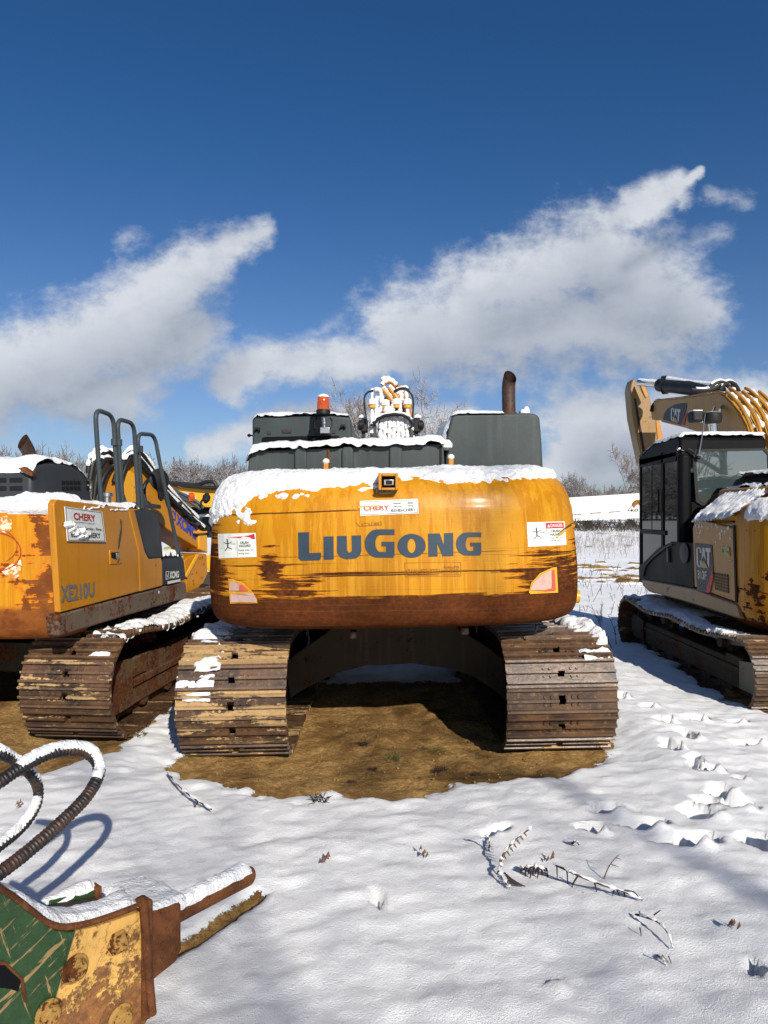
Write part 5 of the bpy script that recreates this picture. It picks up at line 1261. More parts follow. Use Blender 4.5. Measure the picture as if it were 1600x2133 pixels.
mark(R3, 'model_lettering', 'letter_white', lambda b: put_text(b, '313F', [(1453, 1187), (1472, 1190), (1472, 1208), (1454, 1205)], SX(.020), .03))
mark(R3, 'model_lettering', 'letter_steel', lambda b: put_text(b, 'LGC', [(1454, 1210), (1469, 1212), (1469, 1229), (1455, 1226)], SX(.020), .02))
mark(R3, 'badge_stripe', 'sticker_red', lambda b: put_poly(b, [(1484, 1185), (1485.5, 1205), (1478, 1235.5), (1469.5, 1233.5)], SX(.021)))
def grille():
    o = sp3('grille', [(1487, 1192), (1517, 1197), (1518, 1236), (1490, 1228)], 'black', .004, .014, 0)
    b = MB()
    for k in range(1, 6): put_stroke(b, [quad([(1487, 1192), (1517, 1197), (1518, 1236), (1490, 1228)], 0, k/6), quad([(1487, 1192), (1517, 1197), (1518, 1236), (1490, 1228)], 1, k/6)], .9, SX(.018))
    for k in range(1, 9): put_stroke(b, [quad([(1487, 1192), (1517, 1197), (1518, 1236), (1490, 1228)], k/9, 0), quad([(1487, 1192), (1517, 1197), (1518, 1236), (1490, 1228)], k/9, 1)], .8, SX(.018))
    b.build('grille_bars', 'cat_yellow', o, smooth=0)
grille()
mark(R3, 'caution_decal', 'olive', lambda b: put_quad(b, [(1502, 1138), (1519, 1140), (1520, 1158), (1503, 1155)], SX(.018), 2, 2))
mark(R3, 'caution_print', 'letter_dark', lambda b: (put_text(b, 'A', [(1503, 1141), (1509, 1142), (1509, 1153), (1504, 1152)], SX(.020), 0), put_stroke(b, [(1512, 1148), (1517, 1149), (1517, 1153)], 1.2, SX(.020))))
S3 = A3.px(R3, .006)
mark(R3, 'hazard_sticker', 'sticker_red', lambda b: put_quad(b, (1591, 1190, 1600, 1199), S3, 2, 2)); mark(R3, 'hazard_sticker', 'sticker', lambda b: put_quad(b, (1591, 1199, 1600, 1219), S3, 2, 2))
# cab
XC = 3.50
cabo = [(1328, 1234), (1327, 960), (1332, 948), (1345, 940)]
b = MB(); ZC = .84+.0
# shell: floor, roof, corner posts; glass in between
x0, x1, y0, y1, zb, zt = 3.50, 4.53, 8.40, 9.78, .80, 2.67
RR = .09
roof = MB(); roof.prism([Vector((x0, y, z)) for y, z in ((y0, zt-.26), (y0, zt-.06), (y0+.05, zt), (y0+.8, zt-.02), (y1-.15, zt-.09), (y1-.02, zt-.16), (y1-.02, zt-.30))], (x1-x0, 0, 0))
cab3 = roof.build('cab', 'black_paint', R3, bevel=.03, seg=3)
def cbx(name, xa, xb, ya, yb, za, zb_, m='black_paint', bev=.012, par=cab3): q = MB(); q.box(xa, xb, ya, yb, za, zb_); return q.build(name, m, par, bevel=bev)
cbx('corner_post', x0, x0+.15, y0, y0+.13, zb, zt-.2, bev=.05); cbx('corner_post', x1-.10, x1, y0, y0+.12, zb, zt-.2, bev=.04)
cbx('door_post', x0, x0+.05, 8.90, 8.98, 1.15, zt-.15); cbx('front_post', x0, x0+.06, y1-.10, y1-.03, zb, zt-.12, bev=.02); cbx('front_post', x1-.06, x1, y1-.08, y1, zb, zt-.1)
cbx('rear_panel', x0+.14, x1-.1, y0+.01, y0+.06, zb, 1.88); cbx('rear_header', x0+.1, x1-.05, y0+.005, y0+.05, zt-.28, zt-.10)
lowp = sp3('door_panel', [(1331, 1206), (1330, 1180), (1352, 1160), (1372, 1140), (1396, 1130), (1397, 1128), (1446, 1130), (1446, 1226), (1390, 1214)], 'black_paint', .05, .004, .012, cab3)
cbx('front_wall', x0+.02, x1-.02, y1-.09, y1-.06, zb, 1.5); cbx('right_wall', x1-.04, x1-.01, y0+.1, y1-.1, zb, 1.5); cbx('cab_floor', x0+.05, x1-.05, y0+.08, y1-.05, zb, zb+.05)
cbx('belt_rail', x0-.002, x0+.04, y0+.42, y1-.05, 1.47, 1.53)
cbx('sill', x0, x0+.05, y0+.1, y1-.03, zb, zb+.12); cbx('top_rail', x0, x0+.05, y0+.1, y1-.03, zt-.30, zt-.18); cbx('mid_bar', x0+.01, x0+.03, 9.30, 9.325, 1.53, zt-.3); cbx('handle_bar', x0-.03, x0-.01, 8.99, 9.01, 1.75, 2.05, bev=.004)
# panes
def pane(name, pts): q = MB(); q.prism(pts[0], pts[1]); return q.build(name, 'glass_side' if 'front' not in name else 'glass', cab3, smooth=0)
pane('side_window', ([(x0+.015, 8.98, 1.53), (x0+.015, y1-.08, 1.53), (x0+.015, y1-.08, zt-.28), (x0+.015, 8.98, zt-.28)], (.006, 0, 0)))
pane('side_window', ([(x0+.015, y0+.12, 1.20), (x0+.015, 8.90, 1.20), (x0+.015, 8.90, zt-.28), (x0+.015, y0+.12, zt-.28)], (.006, 0, 0)))
pane('door_window', ([(x0+.02, 8.98, .92), (x0+.02, y1-.08, .92), (x0+.02, y1-.08, 1.47), (x0+.02, 8.98, 1.47)], (.006, 0, 0)))
wf = MB()
rw = [(1457, 941), (1590, 938), (1599, 948), (1601, 1030), (1590, 1046), (1466, 1047), (1456, 1040), (1450, 952)]
ow = [(1450, 936), (1594, 933), (1604, 944), (1606, 1034), (1594, 1052), (1462, 1053), (1450, 1045), (1443, 948)]
inn = [at(x, y, y0-.012) for x, y in rw]; outp = [at(x, y, y0-.012) for x, y in ow]; n = len(rw)
wf.add(inn+outp+[p+Vector((0, .03, 0)) for p in inn], [(k, (k+1) % n, n+(k+1) % n, n+k) for k in range(n)]+[(k, 2*n+k, 2*n+(k+1) % n, (k+1) % n) for k in range(n)])
wfo = wf.build('window_seal', 'gum', cab3, smooth=20)
q = MB(); q.prism([at(x, y, y0-.004) for x, y in rw], (0, .006, 0)); q.build('rear_window', 'glass_rear', cab3, smooth=0)
pane('front_window', ([(x0+.06, y1-.05, 1.1), (x1-.06, y1-.05, 1.1), (x1-.06, y1-.05, zt-.15), (x0+.06, y1-.05, zt-.15)], (0, .006, 0)))
# seat inside, wrapped in plastic
q = MB(); q.box(3.78, 4.25, 8.75, 8.90, 1.5, 2.25); q.box(3.78, 4.25, 8.85, 9.3, 1.35, 1.5); q.build('seat', 'charcoal', cab3, bevel=.05, seg=3)
flat_snow(x0-4.75-.01, x1-4.75, y0-8.3-.02, y1-8.3-.02, zt+.12, .05, R3, seed=61., fr=(22, 24), slope=lambda x, y: -.02*max(0,(y-.1))/.8-.12*max(0, y-.95)/.5-(.02 if x < -1.2 else 0)-.002, lump=.5, rag=.3)
sp3('door_handle', [(1388, 1142), (1391, 1142), (1392, 1172), (1388, 1171)], 'rail_paint', .02, .03, .004, cab3)
q = MB(); q.lathe(sx(1427, 1152, .01), [(.02, 0), (.10, 0), (.12, .012), (.06, .02)], ax=(-1, 0, 0), k=24); q.build('fuel_cap', 'charcoal', R3)
q = MB(); q.tube(crom([sx(x, y, .015) for x, y in ((1340, 1200), (1345, 1180), (1360, 1162), (1385, 1142), (1400, 1134))], 6), .012, 8); q.build('door_trim', 'rail_paint', cab3)
# little ball lamp, antenna
q = MB(); q.lathe(at(1414, 935, 8.36), [(.0, -.022), (.022, -.01), (.022, .01), (.0, .022)], ax=(-1, 0, 0), k=12); q.cyl(at(1414, 935, 8.36), at(1422, 938, 8.40), .012, 10); q.build('camera_ball', 'chrome', cab3)
q = MB(); q.tube([at(1455, 952, 8.34), at(1459, 930, 8.36), at(1466, 890, 8.40), at(1469, 862, 8.42)], .006, 8, rf=lambda t: .009-.005*t); q.build('antenna', 'bare_metal', cab3)
q = MB(); q.lathe(at(1455, 953, 8.35), [(.012, -.02), (.028, -.01), (.028, .012), (.015, .02)], k=12); q.build('antenna_base', 'gum', cab3)
q = MB(); q.tube(crom([at(1433, 935, 8.36), at(1442, 939, 8.35), at(1450, 948, 8.35), at(1454, 953, 8.35)], 6), .010, 8); q.build('cable', 'rubber', cab3)
# chrome stack with pre-cleaner, work lamp
DP = 8.75
q = MB(); q.cyl(at(1487, 908, DP), at(1484, 878, DP), .055, 18); pc = q.build('air_stack', 'chrome', R3)
q = MB(); q.lathe(at(1483, 880, DP), [(.05, -.02), (.11, .0), (.12, .06), (.115, .11), (.06, .13)], k=24); q.build('pre_cleaner', 'gum', pc)
q = MB(); q.lathe(at(1483, 861.5, DP), [(.09, -.005), (.095, .006), (.07, .018), (.03, .024)], k=20); q.build('snow_cap', 'snow', pc)
q = MB(); c = at(1450, 868, DP-.05); q.box(c.x-.072, c.x+.072, DP-.12, DP+.05, c.z-.07, c.z+.07); wl = q.build('work_lamp', 'gum', R3, bevel=.03, seg=3)
q = MB(); q.box(c.x-.060, c.x+.060, DP-.11, DP+.04, c.z+.06, c.z+.078); q.build('snow_cap', 'snow', wl, bevel=.025, seg=3)
q = MB(); q.tube([at(1458, 878, DP), at(1470, 879, DP), at(1478, 873, DP)], .016, 8); q.build('lamp_arm', 'bare_metal', wl)
# boom
XB = 4.40
def xb(px, py, off=0.0): return atx(px, py, XB-off)
boomp = [(1357, 842), (1362, 836), (1382, 832), (1400, 831), (1440, 826), (1480, 820), (1497, 817), (1508, 824), (1522, 838), (1538, 858), (1552, 885), (1560, 910), (1563, 940), (1540, 940), (1520, 930), (1500, 915), (1470, 903), (1440, 893), (1410, 884), (1380, 876), (1362, 874)]
q = MB(); q.prism([xb(*p) for p in boomp], (.55, 0, 0)); bm3 = q.build('boom', 'cat_yellow', R3, bevel=.015)
q = MB(); q.prism([xb(x, y, .004) for x, y in ((1354, 846), (1361, 839), (1366, 838), (1367, 876), (1358, 874))], (.56, 0, 0)); q.build('boom_nose', 'cat_yellow', bm3, bevel=.01)
q = MB()
for seq in ([(1367, 834), (1420, 828), (1497, 816), (1512, 821)], [(1380, 877), (1430, 889), (1475, 904)]):
    q.tube([xb(x, y, -.02) for x, y in seq], .018, 6)
q.build('weld_bead', 'cat_yellow', bm3)
bl = MB(); bl.prism([xb(x, y, .006) for x, y in ((1380.5, 874), (1384, 860), (1392, 850), (1404, 843), (1418, 840), (1430, 839.5), (1430.5, 846), (1426, 866), (1419, 885))], (.006, 0, 0)); bl.build('badge_panel', 'navy', R3, smooth=0)
XBf = lambda x, y: xb(x, y, .010)
cw_ = 2.3
QB = [(1397.5, 849), (1418, 853), (1415.5, 881), (1397.5, 876)]
mark(R3, 'maker_lettering', 'letter_white', lambda b: letC3(b, QB, XBf))
mark(R3, 'maker_triangle', 'tan_letter', lambda b: put_poly(b, [(1407, 870), (1412.5, 881), (1401, 877.5)], lambda x, y: xb(x, y, .011)))
mark(R3, 'badge_stripe', 'sticker_red', lambda b: put_poly(b, [(1430, 858), (1430, 864), (1424, 886), (1419, 885), (1422, 876)], lambda x, y: xb(x, y, .011)))
def snx(pts, xa, w, T, seed, par):
    P = [atx(x, y, xa) for x, y in pts]; C = crom(P, 6)
    def fn(u, v):
        f = u*(len(C)-1); i = min(int(f), len(C)-2); p = C[i].lerp(C[i+1], f-i); t = (C[i+1]-C[i]).normalized(); N = Vector((0, -t.z, t.y)); 
        if N.z < 0: N = -N
        return R3i @ (p+Vector((w*v, 0, 0))), N
    L = sum((C[i+1]-C[i]).length for i in range(len(C)-1)); return snow_cap(fn, int(L/.02), max(8, int(w/.03)), T, par, 'snow_cover', seed=seed, lump=1., fr=(30, 7))
snx([(1362, 836), (1400, 831), (1440, 826), (1485, 819)], XB+.0, .55, .02, 71., bm3)
# stick: goes up to the pivot and hangs down ahead of the boom
XK = 4.50
def xk(px, py, off=0.0): return at(px, py, 12.35+off)
q = MB(); q.prism([xk(x, y) for x, y in ((1313, 812), (1315, 800), (1319, 789), (1324, 789), (1327, 800), (1340, 818), (1352, 822), (1360, 850), (1366, 872), (1374, 900), (1386, 945), (1389, 960), (1338, 965), (1334, 945), (1318, 870))], (0, .30, 0)); stk3 = q.build('stick', 'tan_skirt', R3, bevel=.015)
q = MB(); q.prism([xk(x, y, -.012) for x, y in ((1366, 876), (1375, 877), (1388, 945), (1360, 945), (1370, 915))], (0, .3, 0)); q.build('stick_lit_face', 'yellow', stk3, bevel=.01)  # brighter yellow paints the sunlit back onto the tan stick
q = MB(); q.prism([xk(x, y, -.02) for x, y in ((1322, 830), (1325, 830), (1346, 950), (1342, 950))], (0, .03, 0)); q.build('stick_hose', 'gum', stk3)
q = MB(); q.prism([xk(x, y, -.2) for x, y in ((1333, 800), (1337, 788), (1342, 800), (1352, 824), (1346, 830), (1338, 815))], (0, .05, 0)); q.build('stick_lug', 'yellow', stk3, bevel=.01)
# stick cylinder
XY = 4.62
q = MB(); q.tube([at(1330, 797, 12.1), at(1386, 802, 11.7)], .055, 14); cyl3 = q.build('cylinder_rod', 'chrome', R3)
q = MB(); q.tube([at(1375, 802, 11.75), at(1440, 808, 11.0), at(1500, 815, 10.3)], [.11, .115, .10], 18); q.build('cylinder_barrel', 'charcoal', cyl3)
q = MB(); q.lathe(at(1384, 802, 11.65), [(.10, -.05), (.15, -.03), (.15, .05), (.10, .07)], ax=(1, -.7, 0), k=18); q.build('cylinder_gland', 'gum', cyl3)
q = MB(); q.tube([at(1332, 793, 12.1), at(1376, 797, 11.7)], .04, 10, rf=lambda t: .04+.008*math.sin(t*33)); q.tube([at(1380, 795, 11.7), at(1390, 793, 11.6), at(1440, 800, 11.0), at(1500, 808, 10.3)], .07, 10, rf=lambda t: .075+.015*math.sin(t*27)); q.build('snow_strip', 'snow', cyl3)
for pts in ([(1500, 812), (1510, 800), (1522, 796), (1534, 806), (1545, 830)], [(1478, 808), (1492, 798), (1505, 796), (1520, 806), (1530, 822)], [(1440, 812), (1470, 813), (1492, 806), (1500, 800)]):
    P = [at(x, y, 10.2) for x, y in pts]; q = MB(); q.tube(crom(P, 7), .033, 10); o = q.build('hydraulic_hose', 'rubber', bm3)
    q = MB(); C = crom(P, 7); q.tube([p+Vector((-.01, 0, .022)) for p in C[3:-5]], .026, 8); q.build('snow_strip', 'snow', o)
# pipes running down the back of the boom
BK = [(1480, 818), (1497, 815), (1508, 822), (1522, 836), (1538, 856), (1552, 883), (1560, 908), (1563, 938)]
for k in range(5):
    off = .02+.105*k; P = []
    for i, (x, y) in enumerate(BK[1:] if k % 2 else BK[2:]):
        p = xb(x, y); P.append(p+Vector((off, -.035, .035)))
    P = crom(P, 6); q = MB(); q.tube(P, .021, 10); o = q.build('hydraulic_pipe', 'cat_yellow', bm3)
    if k < 4: q = MB(); q.tube([p+Vector((.055, .02, -.01)) for p in P[1:-9]], .03, 8, rf=lambda t, k=k: max(.002, .010+.018*math.sin(t*13+k*2)+.008*math.sin(t*41+k))); q.build('snow_strip', 'snow', o)
q = MB(); q.tube(crom([at(1357, 857, 11.6), at(1362, 843, 11.6), at(1372, 834, 11.6), at(1390, 838, 11.5), at(1420, 834, 11.3)], 6), .03, 8); q.build('hydraulic_hose', 'rubber', bm3)
q = MB(); q.tube(crom([at(1489, 846, 9.3), at(1483, 860, 9.3), at(1482, 872, 9.2)], 6), .02, 8); q.tube(crom([at(1520, 842, 9.2), at(1505, 848, 9.2), at(1495, 862, 9.1), at(1488, 872, 9.0)], 6), .022, 8); q.build('lamp_cable', 'guard_grey', bm3)
# tracks
track(R3, -1.10, -2.02, 1.75, .72, .70, .155, 'shoe_rust', 1, sag=.045, seed=21, tilt=.03, snow=[(-1.64, 1.55, -.35, .08, .035, -.55), (-.3, 1.5, -.2, .35, .035, 0)])
track(R3, 1.10, -2.02, 1.75, .72, .70, .155, 'shoe_rust', -1, sag=.045, seed=22)
b = MB(); b.box(-.95, .95, -.8, .7, .32, .55); b.lathe((0, 0, .5), [(.55, 0), (.57, .3)], k=32); b.box(-1.0, 1.0, -1.6, 1.2, .72, .84); b.build('carbody', 'frame_dark', R3, world=False, bevel=.01)
# ------------------------------------------------------------ hydraulic breaker lying in the foreground
KA, KD = (-.80, 2.38), (.63, .777)
KN = Vector((-KD[1], KD[0], 0)).normalized()          # towards the far side
R5 = thing('hydraulic_breaker', 'rusty green and yellow breaker lying in the foreground snow, chisel pointing right', 'breaker', (KA[0]-.1, KA[1]+.02, gz(KA[0], KA[1])), (0, 0, math.atan2(KD[1], KD[0])))
def kp(px, py, off=0.0):     # off>0: further from the camera
    return onplane(px, py, (KA[0]+KN.x*off, KA[1]+KN.y*off), KD)
def kprism(name, pts, m, t, off=0., bev=.004, par=R5): b = MB(); b.prism([kp(x, y, off) for x, y in pts], tuple(KN*t)); return b.build(name, m, par, bevel=bev)
side = [(-160, 1770), (-60, 1812), (0, 1858), (40, 1884), (70, 1907), (100, 1930), (120, 1939), (145, 1942), (190, 1933), (240, 1918), (291, 1899), (300, 1960), (306, 2060), (312, 2118), (285, 2160), (200, 2230), (-160, 2300)]
pl = kprism('side_plate', side, 'breaker_paint', .03, 0, .003)
b = MB(); rim = crom([kp(x, y, -.012) for x, y in ((-160, 1762), (-60, 1804), (0, 1851), (40, 1878), (70, 1901), (98, 1923), (120, 1933), (145, 1936), (190, 1928), (240, 1912), (290, 1893))], 5)
b.tube([p+KN*.02 for p in rim], .010, 10); b.build('rim', 'rusty_steel', pl)
b = MB(); b.tube(rounded([kp(292, 1890, -.012)+Vector((0, 0, .02)), kp(299, 1884, -.012), kp(305, 1960, -.012), kp(312, 2060, -.012), kp(317, 2112, -.012)], .02), .015, 12); b.build('end_flange', 'rusty_steel', pl)
b = MB()
c0, c1 = kp(286, 1876, .0), kp(312, 2105, .0)
b.box(-.020, .022, -.012, .05, -.20, .20, Matrix.Translation(kp(305, 1990, 0)+Vector((0, 0, -.015))) @ Matrix.Rotation(math.atan2(KD[1], KD[0]), 4, 'Z')); b.build('end_plate', 'rusty_steel', R5, bevel=.012, seg=3)
for (x, y, r) in ((245, 1962, .034), (155, 2017, .037), (250, 2120, .038), (100, 2110, .036)):
    c = kp(x, y, -.001); b = MB(); b.lathe(c, [(r*1.15, 0), (r*1.2, .006), (r*.95, .010), (r*.9, .016), (r*.75, .028), (r*.6, .031)], ax=tuple(-KN), k=6 if r < .035 else 20); o = b.build('bolt', 'bolt_rust', pl, smooth=25, bevel=.002)
kprism('slot', [(-60, 2010), (10, 2010), (45, 2040), (38, 2066), (20, 2060), (-60, 2052)], 'black_paint', .002, -.003, 0, pl)
kprism('slot_rim', [(-60, 2000), (12, 2003), (50, 2040), (58, 2090), (50, 2088), (43, 2042), (10, 2011), (-60, 2008)], 'rusty_steel', .004, -.005, .001, pl)
# far side plate with its gusset, and cross pieces
bk = kprism('far_plate', [(95, 1905), (105, 1878), (205, 1845), (213, 1850), (213, 1905), (203, 1910), (201, 1868), (120, 1896), (150, 1925), (240, 1930), (290, 1905), (290, 2020), (-100, 2020), (-100, 1850), (40, 1895)], 'green_mark', .03, .33)
kprism('gusset', [(170, 1895), (186, 1882), (189, 1900), (176, 1908)], 'rusty_steel', .02, .3, .002, bk)
kprism('gusset_edge', [(199, 1850), (213, 1846), (214, 1905), (202, 1908)], 'rusty_steel', .05, .315, .004, bk)
b = MB(); P = [kp(x, y, .03) for x, y in ((-160, 1930), (60, 1930), (140, 1965), (290, 1930))]; b.add(P+[p+KN*.3 for p in P], [(0, 1, 5, 4), (1, 2, 6, 5), (2, 3, 7, 6)]); b.build('inner_floor', 'frame_dark', R5)
# lower front head, bushing block and chisel
b = MB(); X0 = kp(304, 1960, .03)
def K(s, w, z): return Vector((KA[0]+KD[0]*s+KN.x*w, KA[1]+KD[1]*s+KN.y*w, z))
hd = MB(); hd.prism([K(.02, .03, z) if False else K(s, .035, z) for s, z in ((.02, .14), (.02, .395), (.155, .375), (.168, .36), (.168, .20), (.15, .165))], tuple(KN*.23)); hd = hd.build('front_head', 'rusty_steel', R5, bevel=.018, seg=3)
ch = MB(); ch.tube([K(.15, .15, .268), K(.56, .15, .268), K(.575, .15, .262), K(.587, .15, .256)], [.040, .040, .036, .024], 22); ch = ch.build('chisel', 'rusty_steel', R5)
R5i = WM(R5).inverted()
def chs(u, v):
    a = math.pi*(.14+.60*v); s = .165+.405*u; r = .038
    return R5i @ (K(s, .15, .268)+(KN*(-math.cos(a))*1+Vector((0, 0, 1))*math.sin(a))*r), R5i.to_3x3() @ (KN*(-math.cos(a))*.3+Vector((0, 0, 1))*math.sin(a)).normalized()
snow_cap(chs, 60, 26, .026, ch, 'snow_cover', seed=81., lump=.8, fr=(14, 3.2))
def kflat(s0, s1, w0, w1, z, T, seed, sl=0.0, par=R5, fr=(7, 7), zf=None):
    def fn(u, v):
        s = s0+(s1-s0)*u; ww = w0+(w1-w0)*v; return R5i @ K(s, ww, z+sl*(s-s0)+(zf(s) if zf else 0)), Vector((0, 0, 1))
    return snow_cap(fn, int(abs(s1-s0)/.008), int(abs(w1-w0)/.008), T, par, 'snow_cover', seed=seed, lump=.7, fr=fr)
kflat(.0, .175, .01, .285, .388, .030, 82., -.12, hd, fr=(7, 12))
def rimz(s):
    return float(np.interp(s, [-.62, -.47, -.30, -.27, -.2, 0], [.80, .68, .50, .475, .445, .42]))-.42
kflat(-.62, .0, .015, .14, .405, .05, 83., 0, fr=(20, 4), zf=rimz)
kflat(-.62, .0, .03, .33, .24, .07, 84., 0, fr=(20, 8), zf=lambda s: rimz(s)*.8)
kflat(-.20, .01, .325, .375, .388, .030, 85., .0, par=bk, fr=(10, 4))
# hoses
def hose(pts, ds, r, label, seed, sn0=.0, sn1=1.0, m='hose_coil'):
    P = crom([at(x, y, d) for (x, y), d in zip(pts, ds)], 26); n = len(P)
    L = [0]; [L.append(L[-1]+(P[i]-P[i-1]).length) for i in range(1, n)]
    T = L[-1]; N = int(T/.0042); Q = []
    for k in range(N+1):
        s = T*k/N; i = max(1, next((j for j in range(1, n) if L[j] >= s), n-1)); f = (s-L[i-1])/(L[i]-L[i-1]+1e-9); Q.append(P[i-1].lerp(P[i], f))
    b = MB(); b.tube(Q, r, 14, rf=lambda t: r*(1+.085*(1 if math.sin(t*T/.0135*2*math.pi) > .2 else -.6)))
    rt = thing('hydraulic_hose', label, 'hose', tuple(P[0]), group='coiled hoses of the breaker')
    b.build('hose_body', m, rt)
    ri = WM(rt).inverted(); C = [p for i, p in enumerate(Q) if sn0 <= i/N <= sn1][::3]
    def fn(u, v):
        f = u*(len(C)-1); i = min(int(f), len(C)-2); p = C[i].lerp(C[i+1], f-i); t = (C[i+1]-C[i]).normalized(); sd_ = t.cross(Vector((0, 0, 1)))
        sd_ = sd_.normalized() if sd_.length > .05 else Vector((1, 0, 0)); up = sd_.cross(t).normalized()
        if up.z < 0: up = -up
        a = math.pi*(.10+.8*v); return ri @ (p+sd_*(-math.cos(a)*r*.95)+up*(math.sin(a)*r*.95)), up*math.sin(a)-sd_*math.cos(a)*.2
    snow_cap(fn, max(20, len(C)*2), 16, .014, rt, 'snow_strip', seed=seed, lump=.9, fr=(14, 3.5), rag=.8)
    return rt
mat('hose_coil', lambda: (lambda P: dict(col=emix(enoise(P[0], 9, 5, .6).sm(.50, .62), (.012, .011, .011), (.055, .027, .015)), rough=.5, bump=enoise(P[0], 90, 3, .6), bumpd=.002))(ecoord('Object')))
hose([(-60, 1860), (0, 1818), (60, 1772), (128, 1712), (178, 1662), (204, 1618), (203, 1590), (185, 1570), (158, 1562), (110, 1567), (52, 1594), (0, 1628), (-50, 1660)], [2.02, 2.1, 2.2, 2.32, 2.42, 2.5, 2.52, 2.52, 2.5, 2.44, 2.36, 2.28, 2.2], .0205, 'thick ribbed hose arching in a wide loop above the breaker, snow along its top', 91, .50, .86)
hose([(-60, 1545), (0, 1569), (24, 1582), (52, 1602), (74, 1628), (80, 1655), (70, 1690), (44, 1725), (0, 1762), (-60, 1806)], [2.3, 2.36, 2.4, 2.44, 2.48, 2.5, 2.47, 2.42, 2.33, 2.25], .017, 'thinner hose curling at the left edge, thickly covered with snow', 95, .02, .99)

# ------------------------------------------------------------ white trailer at the edge of the field
RT = thing('semi_trailer', 'long white semi trailer parked beyond the field on the right', 'trailer', (34, 72, 0), (0, math.radians(-1.9), math.radians(-4)))
DT = 72.0; TA, TD = (at(1190, 1085, 72).x, 72.0), (math.cos(math.radians(-3)), math.sin(math.radians(-3)))
def tp(px, py, off=0.0): return onplane(px, py, (TA[0], TA[1]-off), TD)
b = MB(); b.prism([tp(x, y) for x, y in ((1120, 1041.5), (1700, 1006), (1700, 1063), (1120, 1089))], (0, 2.5, 0)); b.build('trailer_box', 'white_box', RT, bevel=.03)
b = MB(); b.prism([tp(x, y, .05) for x, y in ((1120, 1083), (1700, 1053), (1700, 1056), (1120, 1085.5))], (0, .04, 0)); b.build('side_rail', 'faded_sign', RT)
b = MB(); b.prism([tp(x, y, .03) for x, y in ((1120, 1040.5), (1700, 1004), (1700, 1007), (1120, 1043.5))], (0, 2.6, 0)); b.build('top_rail', 'faded_sign', RT)
TP = lambda x, y: tp(x, y, .06)
mark(RT, 'lettering', 'letter_dark', lambda b: put_text(b, 'DRAFTING', [(1189, 1071), (1213, 1069.5), (1213, 1072.3), (1189, 1074)], TP, .02))
mark(RT, 'lettering', 'letter_dark', lambda b: put_text(b, 'PACKAGING', [(1229, 1067.8), (1253, 1066), (1253, 1069), (1229, 1071)], TP, .02))
mark(RT, 'lettering', 'letter_dark', lambda b: put_text(b, 'SANITATION', [(1268, 1065.5), (1293, 1063.5), (1293, 1066.5), (1268, 1068.6)], TP, .02))
mark(RT, 'lettering', 'letter_dark', lambda b: put_text(b, 'KO', [(1315, 1060), (1330, 1059), (1330, 1065), (1315, 1066)], TP, .03))
mark(RT, 'emblem', 'green_mark', lambda b: put_stroke(b, [(1316, 1063), (1308, 1064), (1326, 1041), (1340, 1060)], 1.2, TP))
mark(RT, 'emblem', 'letter_brown', lambda b: put_poly(b, [(1317, 1048), (1322, 1043), (1330, 1041), (1340, 1044), (1342, 1052), (1334, 1054), (1330, 1050), (1326, 1052), (1321, 1058), (1319, 1055), (1317, 1052)], TP))
for k in range(3): 
    c = tp(1230+k*90, 1092-k*4); b = MB(); b.lathe((c.x, c.y+.6, .5), [(.1, 0), (.45, .02), (.5, .1), (.5, .22), (.3, .3)], ax=(0, 1, 0), k=20); b.build('wheel', 'gum', RT)

# ------------------------------------------------------------ bare trees
def grow(rnd, h, r0, lv=5, spread=.55, up=.25, segn=3, minr=.006, kids=(3, 5), start=.3):
    segs = []
    def br(p, d, L, r, l):
        n = segn+(2 if l == 0 else 0); pts = [p]; rr = [r]
        for i in range(n):
            d = (d+Vector((rnd.uniform(-1, 1), rnd.uniform(-1, 1), rnd.uniform(-.6, 1)*1))*(.10 if l == 0 else .22)+Vector((0, 0, up*.25))).normalized()
            p = p+d*(L/n); pts.append(p); rr.append(r*(1-(i+1)/n*.55))
        for i in range(n): segs.append((pts[i], pts[i+1], rr[i], rr[i+1]))
        if l >= lv: return
        for k in range(rnd.randint(*kids)+(2 if l == 0 else 0)):
            t = rnd.uniform(start if l == 0 else .2, 1.0); f = t*n; i = min(int(f), n-1); q = pts[i].lerp(pts[i+1], f-i); r_ = max(minr, rr[i]*.58)
            a = rnd.uniform(0, 6.283); o = d.orthogonal(); o.rotate(Matrix.Rotation(a, 3, d)); nd = (d*(1-spread)+o*spread+Vector((0, 0, up*.3))).normalized()
            br(q, nd, L*rnd.uniform(.48, .72)*(1-.25*t if l == 0 else 1), r_, l+1)
        br(pts[-1], d, L*.62, max(minr, rr[-1]*.9), l+1)
    br(Vector((0, 0, 0)), Vector((0, 0, 1)), h*.52, r0, 0); return segs
def seg_mesh(segs, k=4, minr=0):
    a = np.array([s[0] for s in segs]); b = np.array([s[1] for s in segs]); r0 = np.maximum([s[2] for s in segs], minr); r1 = np.maximum([s[3] for s in segs], minr)
    d = b-a; d /= np.linalg.norm(d, axis=1)[:, None]+1e-9; ref = np.where(np.abs(d[:, 2:3]) < .9, [[0, 0, 1.0]], [[1.0, 0, 0]]); n = np.cross(d, ref); n /= np.linalg.norm(n, axis=1)[:, None]; m = np.cross(d, n)
    V = []
    for (c, r) in ((a, r0), (b, r1)):
        for j in range(k): th = 2*math.pi*j/k; V.append(c+(n*math.cos(th)+m*math.sin(th))*r[:, None])
    V = np.stack(V, 1).reshape(-1, 3); S = len(segs); base = np.arange(S)[:, None]*2*k
    Fs = [np.concatenate([base+j, base+(j+1) % k, base+k+(j+1) % k, base+k+j], 1) for j in range(k)]
    return V, np.concatenate(Fs, 0)
